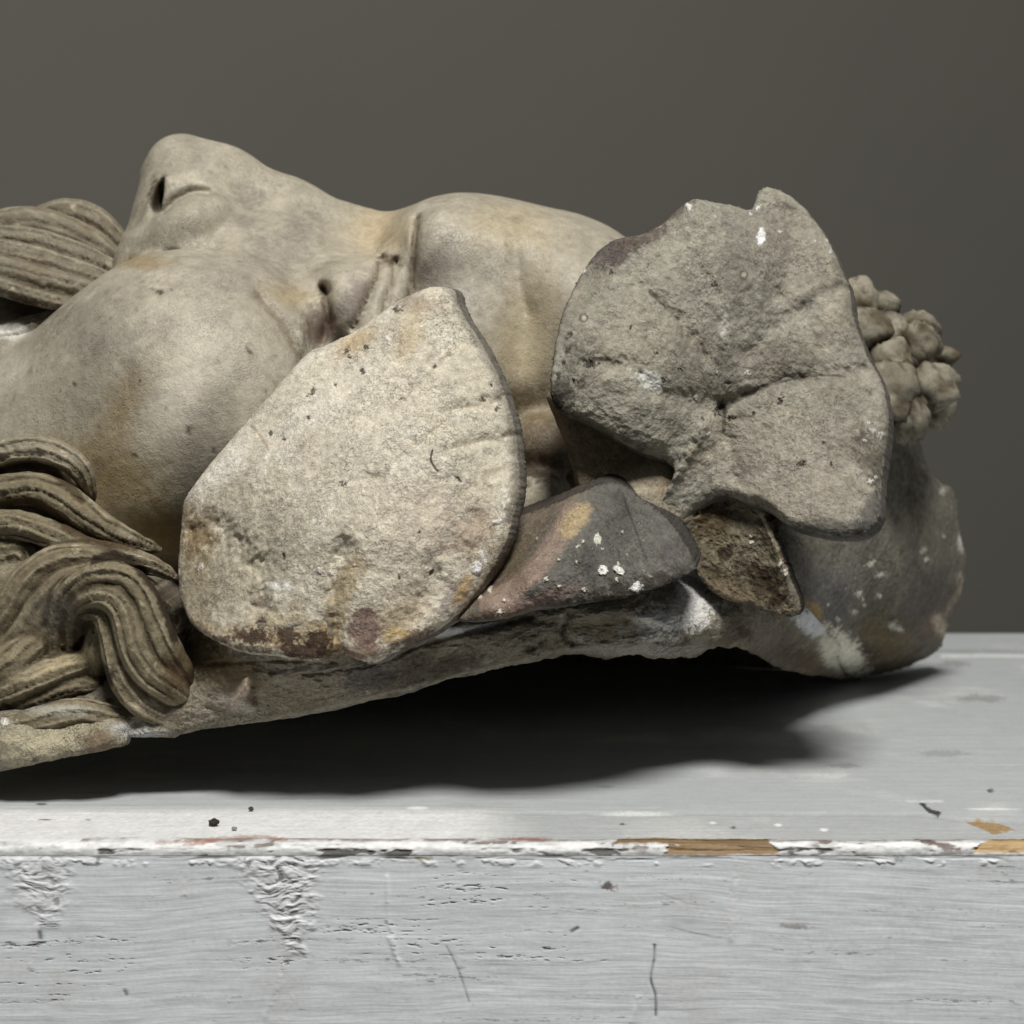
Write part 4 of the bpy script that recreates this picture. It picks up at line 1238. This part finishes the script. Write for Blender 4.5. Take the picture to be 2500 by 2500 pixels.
def paint_round(p):
    p.blotch((118, 112, 98), -0.1, 0.4, 50, 0.6, 2)
    p.blotch((172, 164, 146), 0.1, 0.5, 70, 0.6, 7)
    p.blotch((84, 78, 68), 0.2, 0.5, 160, 0.55, 12)
    p.splat(1860, 640, 130, 160, 20, (126, 124, 116), 0.55, 0.8, 0.6)
    p.splat(1930, 600, 100, 160, 20, (158, 150, 136), 0.4, 0.8, 0.6)
    p.splat(1950, 1150, 180, 120, 10, (160, 150, 138), 0.55, 0.8, 0.6)
    p.splat(1560, 850, 140, 120, 10, (160, 154, 138), 0.5, 0.8, 0.6)
    p.splat(1800, 880, 180, 60, 10, (122, 116, 108), 0.5, 0.8, 0.6)
    # dark slate edge where the paint is left
    p.splat(1500, 615, 60, 34, -25, (92, 84, 80), 0.95, 0.3, 0.5)
    p.splat(1570, 580, 70, 22, -25, (98, 88, 80), 0.85, 0.4, 0.6)
    p.splat(1640, 520, 70, 18, -35, (92, 84, 78), 0.8, 0.4, 0.6)
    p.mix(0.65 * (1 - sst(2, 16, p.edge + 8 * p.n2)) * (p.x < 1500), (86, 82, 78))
    p.splat(1370, 960, 40, 80, 20, (60, 56, 50), 0.65, 0.6, 1.0)
    p.splat(1400, 880, 60, 60, 0, (86, 82, 74), 0.5, 0.8, 1.0)
    p.splat(1355, 985, 22, 22, 0, (34, 32, 30), 0.8, 0.5, 0.8)
    p.splat(1480, 584, 26, 8, -30, (196, 160, 128), 0.8, 0.4, 0.6)
    p.splat(1682, 482, 20, 9, -10, (186, 150, 122), 0.8, 0.4, 0.6)
    p.chips([(1425, 660, 7), (1680, 505, 9), (1851, 508, 8), (1833, 524, 6)], (232, 230, 224), 0.95)
    p.splat(1858, 578, 11, 22, 4, (238, 238, 236), 1, 0.15, 0.5)
    p.chips([(1903, 568, 6), (1990, 590, 5), (2028, 614, 5), (2020, 588, 4)], (222, 220, 214), 0.9)
    p.splat(1587, 928, 44, 22, 22, (216, 216, 208), 0.95, 0.3, 0.9)
    p.splat(1768, 795, 10, 26, 12, (196, 194, 184), 0.8, 0.4, 0.8)
    p.splat(1735, 900, 18, 12, 0, (190, 186, 174), 0.5, 0.4, 0.8)
    p.chips([(1700, 970, 9), (1750, 908, 5), (1825, 912, 6), (1730, 1060, 5)], (212, 210, 200), 0.85)
    p.chips([(1493, 665, 7), (1583, 650, 5), (1390, 820, 7), (1385, 858, 9), (1375, 885, 7), (1400, 930, 7), (1440, 888, 14), (1365, 915, 7), (1745, 697, 9), (1757, 1000, 14), (1785, 1020, 8), (1905, 978, 9), (1780, 935, 6), (1955, 1130, 8), (1715, 1022, 6), (2030, 1133, 5), (2010, 1080, 5), (1605, 862, 5), (1660, 900, 5), (1540, 800, 4), (1840, 1010, 5), (1620, 930, 8)], (50, 46, 40), 0.85)
    p.line([(1588, 712), (1625, 745), (1655, 770)], 9, (58, 54, 44), 0.85, 0.7, 0.5)
    p.line([(1870, 940), (1940, 925), (1990, 916), (2060, 918)], 4.5, (78, 72, 64), 0.8, 0.6, 0.6)
    p.line([(1767, 1000), (1790, 985), (1830, 960), (1870, 942)], 7, (90, 84, 76), 0.7, 0.6)
    p.line([(1769, 1000), (1767, 1050)], 7, (62, 56, 50), 0.75, 0.6)
    for (cx, cy) in ((1425, 776), (1816, 671)):                 # little bubble craters
        d = np.hypot(p.x - cx, p.y - cy)
        p.mix(np.exp(-((d - 9) / 2.5) ** 2) * 0.85, (70, 64, 54))
        p.mix(np.exp(-(d / 5) ** 2) * 0.8, (196, 190, 176))
    for (cx, cy, r) in ((2115, 1075, 26), (2130, 1130, 40), (2140, 1170, 26)):
        p.splat(cx, cy, r, r, 0, (74, 68, 60), 0.6, 0.6, 1.2)
    p.chips([(2120, 1035, 5), (2132, 1050, 6), (2150, 1062, 6), (2110, 1075, 5), (2140, 1165, 6), (2125, 1175, 5)], (214, 210, 202), 0.9)
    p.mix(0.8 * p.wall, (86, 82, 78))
    p.splat(2030, 1290, 130, 24, 0, (66, 64, 62), 0.75, 0.6, 0.5)
    p.splat(2125, 1250, 26, 50, 20, (80, 78, 76), 0.8, 0.5, 0.5)


round_out = [(1488, 582), (1437, 628), (1391, 707), (1363, 776), (1346, 856), (1337, 930), (1340, 969), (1363, 1004), (1420, 1028), (1494, 1066), (1556, 1097), (1619, 1120), (1640, 1150), (1615, 1210), (1600, 1260), (1640, 1290), (1690, 1240), (1755, 1205), (1812, 1222), (1869, 1240), (1915, 1274), (1983, 1296), (2057, 1304), (2108, 1296), (2140, 1260), (2145, 1197), (2155, 1112), (2164, 1015), (2148, 930), (2108, 850), (2078, 764), (2068, 696), (2034, 616), (2000, 554), (1955, 497), (1909, 463), (1872, 451), (1846, 466), (1830, 506), (1784, 496), (1733, 486), (1693, 480), (1664, 494), (1630, 525), (1590, 554), (1539, 571)]
sheet('leaf', round_out, (1762, 985),
      [(1488, 582, .120), (1391, 707, .106), (1337, 930, .084), (1420, 1028, .088), (1556, 1097, .092), (1630, 1140, .100), (1620, 1280, .103), (1690, 1240, .104), (1812, 1222, .098), (1990, 1296, .080), (2100, 1296, .078), (2145, 1197, .090), (2164, 1015, .106), (2108, 850, .118), (2034, 616, .134), (1909, 463, .145), (1846, 466, .142), (1800, 520, .126), (1693, 480, .124), (1762, 985, .110), (1550, 820, .094), (1700, 700, .110), (1900, 700, .120), (1950, 1100, .098), (1980, 860, .114), (1600, 1030, .093), (1720, 1110, .106)],
      (0.004, 0.011, -0.003), ((153, 149, 136), 0.14, paint_round), M_LEAF, mask,
      grooves=[([(1560, 690), (1630, 750), (1720, 870)], 20, 0.0034), ([(1655, 560), (1700, 640), (1745, 720)], 13, 0.0014), ([(2070, 700), (1990, 740), (1900, 795), (1830, 870)], 20, 0.0034), ([(2110, 905), (2000, 916), (1870, 942), (1767, 992)], 16, 0.0032), ([(1440, 885), (1540, 900), (1610, 960), (1740, 985)], 22, 0.0032), ([(1730, 1040), (1670, 1120), (1610, 1220)], 22, -0.0042), ([(1765, 1040), (1780, 1110), (1800, 1160)], 18, 0.0030), ([(2080, 1195), (2110, 1240)], 12, 0.0015), ([(1880, 500), (1870, 600), (1850, 720)], 30, -0.0030), ([(1930, 520), (1940, 620), (1900, 720)], 24, 0.0030), ([(1770, 900), (1775, 800), (1790, 700)], 26, -0.0020), ([(1765, 990), (1768, 1050)], 12, 0.0022), ([(1800, 1215), (1860, 1230), (1900, 1262)], 9, 0.003), ([(1500, 1010), (1560, 1050), (1630, 1080)], 20, -0.0012)],
      er=22, ed=0.0035, N=860, R=190, rough=0.0012, jag=3.5, seed=3.0, und=0.0030)['label'] = 'round grey ivy leaf with radiating veins'


def paint_stem(p):
    p.blotch((104, 92, 72), -0.1, 0.4, 60, 0.6, 2)
    p.splat(1450, 1110, 90, 70, 20, (112, 98, 78), 0.6, 0.6, 0.6)
    p.splat(1560, 1215, 80, 60, 20, (176, 168, 150), 0.7, 0.6, 0.6)  # lit patch near the stem painted pale


sheet('leaf_underside', [(1345, 960), (1362, 1030), (1385, 1085), (1405, 1150), (1420, 1196), (1480, 1215), (1560, 1260), (1650, 1290), (1720, 1250), (1720, 1100), (1600, 1000), (1450, 950)], (1550, 1110),
      [(1345, 960, .094), (1405, 1150, .101), (1480, 1215, .100), (1560, 1262, .098), (1650, 1290, .104), (1720, 1200, .114), (1600, 1000, .114), (1450, 960, .106), (1520, 1130, .106), (1560, 1200, .098)],
      (0.0, 0.02, 0.0), ((158, 144, 120), 0.12, paint_stem), M_LEAF, mask, er=20, ed=0.003, N=300, R=70, seed=5.0)


def paint_brown(p):
    p.blotch((80, 71, 54), -0.15, 0.3, 60, 0.8, 2)
    p.blotch((44, 36, 24), 0.05, 0.35, 110, 0.85, 5)
    p.blotch((150, 138, 116), 0.2, 0.45, 180, 0.7, 8)
    p.splat(1730, 1270, 60, 50, 0, (74, 60, 38), 0.8, 0.7, 0.8)
    p.splat(1860, 1430, 70, 50, 30, (50, 38, 22), 0.8, 0.6, 0.9)
    p.splat(1780, 1440, 70, 26, 20, (118, 104, 84), 0.7, 0.6, 0.8)
    p.splat(1820, 1225, 60, 24, 14, (186, 172, 142), 0.75, 0.6, 0.8)
    p.splat(1840, 1250, 30, 20, 14, (150, 138, 118), 0.6, 0.6, 0.8)
    p.line([(1800, 1230), (1850, 1250), (1880, 1300), (1900, 1340)], 6, (200, 190, 168), 0.75, 0.8, 0.6)  # lit ridge edge painted as a pale line
    for (cx, cy, r) in ((1695, 1252, 14), (1852, 1245, 18)):
        d = np.hypot(p.x - cx, (p.y - cy) * 1.15) + 3 * p.n3
        p.mix(np.exp(-((d - r) / 3.0) ** 2) * 0.8, (176, 164, 138))
    p.chips([(1905, 1378, 7), (1916, 1392, 8), (1918, 1400, 6), (1830, 1310, 5), (1835, 1325, 4)], (222, 216, 204), 0.95)
    p.splat(1935, 1440, 10, 50, -12, (120, 116, 106), 0.6, 0.4, 0.8)
    p.splat(1665, 1270, 26, 60, 20, (78, 80, 82), 0.7, 0.6, 0.8)
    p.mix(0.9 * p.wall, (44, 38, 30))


sheet('leaf', [(1632, 1290), (1660, 1250), (1692, 1222), (1740, 1206), (1773, 1202), (1830, 1214), (1866, 1240), (1886, 1285), (1907, 1353), (1930, 1420), (1950, 1468), (1950, 1496), (1925, 1508), (1890, 1504), (1833, 1480), (1770, 1466), (1720, 1430), (1680, 1370), (1650, 1320)], (1795, 1350),
      [(1632, 1290, .106), (1740, 1206, .112), (1830, 1214, .108), (1886, 1285, .098), (1930, 1420, .090), (1945, 1490, .088), (1890, 1502, .090), (1770, 1464, .098), (1680, 1370, .104), (1795, 1350, .103), (1860, 1400, .098), (1750, 1280, .108)],
      (0.003, 0.012, 0.0), ((120, 112, 94), 0.16, paint_brown), M_LEAF, mask,
      grooves=[([(1870, 1260), (1905, 1360), (1935, 1450)], 14, -0.002), ([(1860, 1390), (1880, 1450)], 18, 0.002), ([(1700, 1290), (1740, 1340)], 20, 0.002)],
      er=16, ed=0.003, N=420, R=100, rough=0.0020, jag=4, seed=7.0)['label'] = 'brown grimy hollow ivy leaf'


def paint_curl(p):
    p.blotch((78, 76, 72), -0.1, 0.4, 60, 0.6, 2)
    p.blotch((128, 122, 112), 0.15, 0.5, 120, 0.5, 8)
    # facet left of the ridge: pinkish, grimy, speckled
    left = sst(0, 26, 1389 - (p.y - 1245) * 0.95 - p.x + 10)
    p.mix(0.8 * left, (124, 112, 96))
    p.splat(1250, 1370, 80, 60, -30, (104, 92, 72), 0.8 , 0.6, 0.8)
    p.splat(1190, 1440, 80, 40, -20, (92, 78, 62), 0.7, 0.6, 0.9)
    p.line([(1395, 1255), (1350, 1330), (1290, 1410), (1190, 1480)], 34, (158, 138, 124), 0.75, 0.5)  # light streak along the ridge painted in
    p.line([(1420, 1250), (1385, 1290)], 30, (188, 168, 128), 0.7, 0.4)
    p.splat(1300, 1470, 120, 24, -18, (140, 116, 108), 0.6, 0.6, 0.6)
    p.splat(1200, 1500, 90, 16, -10, (96, 80, 64), 0.6, 0.6, 0.6)
    p.splat(1540, 1440, 150, 26, -14, (52, 46, 40), 0.85, 0.5, 0.8)
    p.splat(1660, 1400, 40, 30, -30, (56, 50, 46), 0.6, 0.5, 0.8)
    p.splat(1640, 1350, 40, 40, 0, (84, 76, 78), 0.6, 0.6, 0.8)
    p.splat(1472, 1394, 13, 12, 20, (232, 232, 224), 1, 0.12, 0.4)
    p.splat(1512, 1393, 17, 9, 30, (228, 228, 220), 1, 0.12, 0.4)
    p.splat(1552, 1433, 18, 12, -20, (226, 226, 220), 1, 0.2, 0.8)
    p.splat(1459, 1318, 9, 14, -20, (214, 212, 198), 0.95, 0.2, 0.6)
    p.chips([(1424, 1322, 6), (1410, 1334, 5), (1408, 1372, 5), (1363, 1366, 6), (1333, 1414, 6), (1505, 1416, 7), (1510, 1378, 4), (1367, 1430, 7), (1426, 1440, 6), (1230, 1467, 7), (1219, 1496, 8), (1520, 1300, 4), (1470, 1340, 4), (1185, 1426, 6), (1195, 1440, 6), (1172, 1458, 6)], (220, 214, 198), 0.95)
    p.blotch((206, 196, 172), 0.42, 0.5, 320, 0.7, 18)
    p.line([(1520, 1210), (1550, 1290), (1580, 1370)], 4, (64, 62, 60), 0.6, 0.5)
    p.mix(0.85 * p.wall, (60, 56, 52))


sheet('leaf', [(1092, 1512), (1120, 1470), (1165, 1410), (1195, 1345), (1215, 1300), (1261, 1274), (1320, 1252), (1369, 1232), (1430, 1206), (1477, 1192), (1517, 1198), (1571, 1238), (1625, 1282), (1665, 1339), (1690, 1385), (1688, 1404), (1660, 1422), (1611, 1444), (1530, 1468), (1436, 1483), (1360, 1496), (1302, 1503), (1230, 1522), (1167, 1530), (1115, 1528)], (1400, 1365),
      [(1092, 1512, .060), (1165, 1410, .080), (1215, 1300, .096), (1320, 1252, .088), (1389, 1240, .074), (1477, 1192, .086), (1571, 1238, .092), (1665, 1339, .082), (1690, 1390, .076), (1611, 1444, .062), (1436, 1483, .050), (1302, 1503, .047), (1167, 1530, .052), (1340, 1340, .059), (1288, 1405, .050), (1190, 1480, .050), (1260, 1330, .084), (1400, 1300, .061), (1500, 1330, .069), (1230, 1400, .068), (1480, 1420, .056)],
      (0.003, 0.014, 0.003), ((104, 102, 96), 0.12, paint_curl), M_LEAF, mask, grooves=[([(1520, 1215), (1560, 1300), (1590, 1390)], 10, 0.0012)],
      er=30, ed=0.006, N=520, R=120, rough=0.0014, jag=3.5, seed=9.0)['label'] = 'small dark curled ivy leaf with a sharp ridge'


def paint_right(p):
    p.blotch((92, 88, 80), -0.1, 0.4, 35, 0.6, 2)
    p.blotch((142, 136, 120), 0.05, 0.5, 60, 0.55, 7)
    p.blotch((158, 152, 136), 0.15, 0.5, 170, 0.5, 21)
    p.blotch((74, 68, 60), 0.2, 0.5, 210, 0.6, 23)
    p.splat(2020, 1450, 90, 100, 0, (112, 110, 114), 0.5, 0.7, 0.6)
    p.splat(2260, 1480, 60, 100, 20, (100, 92, 92), 0.6, 0.7, 0.8)
    p.splat(2160, 1560, 80, 70, 20, (104, 88, 60), 0.75, 0.6, 0.8)
    p.splat(2110, 1590, 40, 26, 30, (72, 56, 48), 0.8, 0.5, 0.9)
    p.splat(2150, 1630, 110, 16, -8, (92, 76, 58), 0.8, 0.5, 0.9)
    p.splat(2060, 1590, 74, 36, 50, (240, 236, 218), 1.0, 0.3, 0.9)
    p.splat(1985, 1490, 20, 30, -40, (178, 150, 100), 0.8, 0.4, 0.8)
    p.line([(1925, 1400), (1940, 1440), (1955, 1490)], 10, (214, 210, 198), 0.85, 0.8)
    p.splat(2295, 1525, 18, 30, -20, (236, 220, 196), 0.95, 0.4, 0.8)
    p.splat(2280, 1525, 36, 36, 0, (150, 126, 102), 0.35, 0.6, 0.9)
    p.line([(2340, 1400), (2345, 1440), (2325, 1470), (2312, 1500)], 11, (200, 184, 164), 0.8, 0.9, 0.4)
    p.splat(2320, 1480, 30, 60, 20, (118, 102, 94), 0.45, 0.6, 0.9)
    p.splat(2345, 1325, 8, 24, 0, (220, 216, 206), 0.9, 0.4, 0.7)
    p.splat(2150, 1405, 22, 16, -20, (90, 90, 84), 0.4, 0.4, 0.7)
    p.chips([(2098, 1452, 10), (2105, 1466, 6), (2125, 1378, 9), (2150, 1405, 10), (2085, 1494, 9), (2148, 1457, 6), (2045, 1513, 6), (2022, 1478, 5), (2254, 1345, 10), (2262, 1365, 7), (2110, 1478, 6), (2110, 1300, 4), (2305, 1310, 5), (2180, 1528, 12), (2195, 1535, 9), (2300, 1200, 7)], (214, 212, 200), 0.9)
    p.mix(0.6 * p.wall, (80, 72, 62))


sheet('leaf', [(1905, 1280), (1960, 1190), (2060, 1080), (2160, 1010), (2220, 1030), (2245, 1072), (2268, 1140), (2296, 1178), (2325, 1192), (2339, 1232), (2346, 1305), (2362, 1368), (2352, 1440), (2336, 1490), (2311, 1545), (2296, 1585), (2231, 1624), (2143, 1650), (2085, 1656), (2062, 1640), (2035, 1592), (1985, 1535), (1945, 1490), (1915, 1390)], (2130, 1370),
      [(1905, 1280, .180), (2060, 1080, .225), (2200, 1025, .265), (2268, 1140, .278), (2335, 1220, .292), (2362, 1368, .308), (2311, 1545, .326), (2231, 1624, .332), (2143, 1650, .318), (2085, 1656, .306), (2035, 1592, .232), (1945, 1490, .172), (1915, 1390, .165), (2130, 1370, .222), (2050, 1250, .200), (2230, 1400, .252), (2130, 1530, .245), (2200, 1560, .272), (2090, 1600, .262)],
      (0.0, 0.014, 0.0), ((122, 118, 106), 0.11, paint_right), M_LEAF, mask, er=20, ed=0.003, N=640, R=150, rough=0.0016, jag=4.5, seed=11.0, dY=0.0)['label'] = 'dark grey ivy leaf at the end of the wreath'

# ---------------------------------------------------------------- grapes
grapes = empty('grape_cluster', (0, 0, 0), mask)


def make_grape(px, py, Y, r, k):
    n, mm = 28, 18
    th = np.linspace(0, 2 * np.pi, n, endpoint=False)
    ph = np.linspace(0.02, math.pi - 0.02, mm)
    T, F = np.meshgrid(th, ph, indexing='ij')
    R = r * mpp(Y)
    U = np.stack([np.sin(F) * np.cos(T), np.sin(F) * np.sin(T), np.cos(F)], -1).reshape(-1, 3)
    V = U * R
    C = P(px, py, Y)
    V = V * (1 + 0.5 * fbm(U + 3.7 * k, 0.9, 3, 0.55, k) + 0.16 * fbm(U + k, 4.0, 3, 0.6, k))[:, None] * np.array([1.0 + 0.2 * math.sin(k), 1, 1.0 + 0.22 * math.cos(2.3 * k)]) + C
    q = np.concatenate([grid_quads(n, mm, True)])
    pt = Paint(V, (130, 125, 110) if k % 3 else (148, 142, 126), 0.14, float(k))
    pt.blotch((84, 72, 52), -0.05, 0.3, 90, 0.8, k)
    pt.blotch((60, 50, 36), 0.1, 0.35, 220, 0.7, k + 7)
    pt.blotch((182, 174, 152), 0.15, 0.45, 140, 0.5, k + 3)
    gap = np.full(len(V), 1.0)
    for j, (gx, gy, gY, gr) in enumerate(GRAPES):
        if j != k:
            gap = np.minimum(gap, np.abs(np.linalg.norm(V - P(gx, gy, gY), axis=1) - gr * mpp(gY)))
    pt.mix(0.85 * (1 - sst(0.0006, 0.0026, gap + 0.0012 * pt.n2)), (58, 48, 34))  # crevice shade and dirt between neighbouring grapes, painted dark
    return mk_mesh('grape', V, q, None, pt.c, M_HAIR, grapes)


GRAPES = [(2090, 740, .235, 52), (2140, 752, .250, 50), (2112, 806, .225, 56), (2176, 830, .245, 54), (2240, 806, .255, 58), (2252, 846, .232, 56), (2172, 884, .220, 60), (2290, 872, .255, 40),
                       (2180, 962, .212, 62), (2258, 948, .220, 66), (2298, 930, .245, 44), (2216, 1012, .216, 62), (2284, 1000, .236, 52), (2225, 890, .235, 54), (2150, 1020, .230, 56)]
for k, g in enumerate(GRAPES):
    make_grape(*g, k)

# ================================================================== CRUMBS on the chest
def crumb(px, row, r, rgb, label, seed):
    b = -(row - 1250) / FPX
    dy = FWD[1] + b * UPV[1]; dz = FWD[2] + b * UPV[2]
    t = -CAM[2] / dz
    Y = CAM[1] + dy * t
    base = np.array([(px - 1250) / FPX * t, Y, 0.0])
    n, mm = 9, 7
    th = np.linspace(0, 2 * np.pi, n, endpoint=False)
    ph = np.linspace(0.05, math.pi - 0.05, mm)
    T, F = np.meshgrid(th, ph, indexing='ij')
    U = np.stack([np.sin(F) * np.cos(T), np.sin(F) * np.sin(T), np.cos(F)], -1).reshape(-1, 3)
    R = r * mpp(Y)
    V = U * R * np.array([1.2, 1.0, 0.8]) * (1 + 0.95 * fbm(U + seed, 1.7, 3, 0.7, seed))[:, None]
    V[:, 2] -= V[:, 2].min() - 0.0001
    c = np.tile(lin(rgb), (len(V), 1)) * (1 + 0.5 * fbm(U + seed, 3, 2))[:, None]
    o = mk_mesh('crumb', V, grid_quads(n, mm, True), None, c, M_HAIR, None, False)
    o.location = base
    tag(o, label, 'crumb', 'crumbs lying on the chest top')


crumb(522, 2018, 11, (58, 54, 50), 'largest dark crumb near the left front edge of the chest', 1.0)
crumb(613, 1981, 6, (90, 84, 78), 'tiny dark crumb just in front of the shadow on the chest', 4.0)
crumb(572, 2028, 6, (150, 148, 146), 'small pale grey paint crumb beside the largest dark crumb', 7.0)
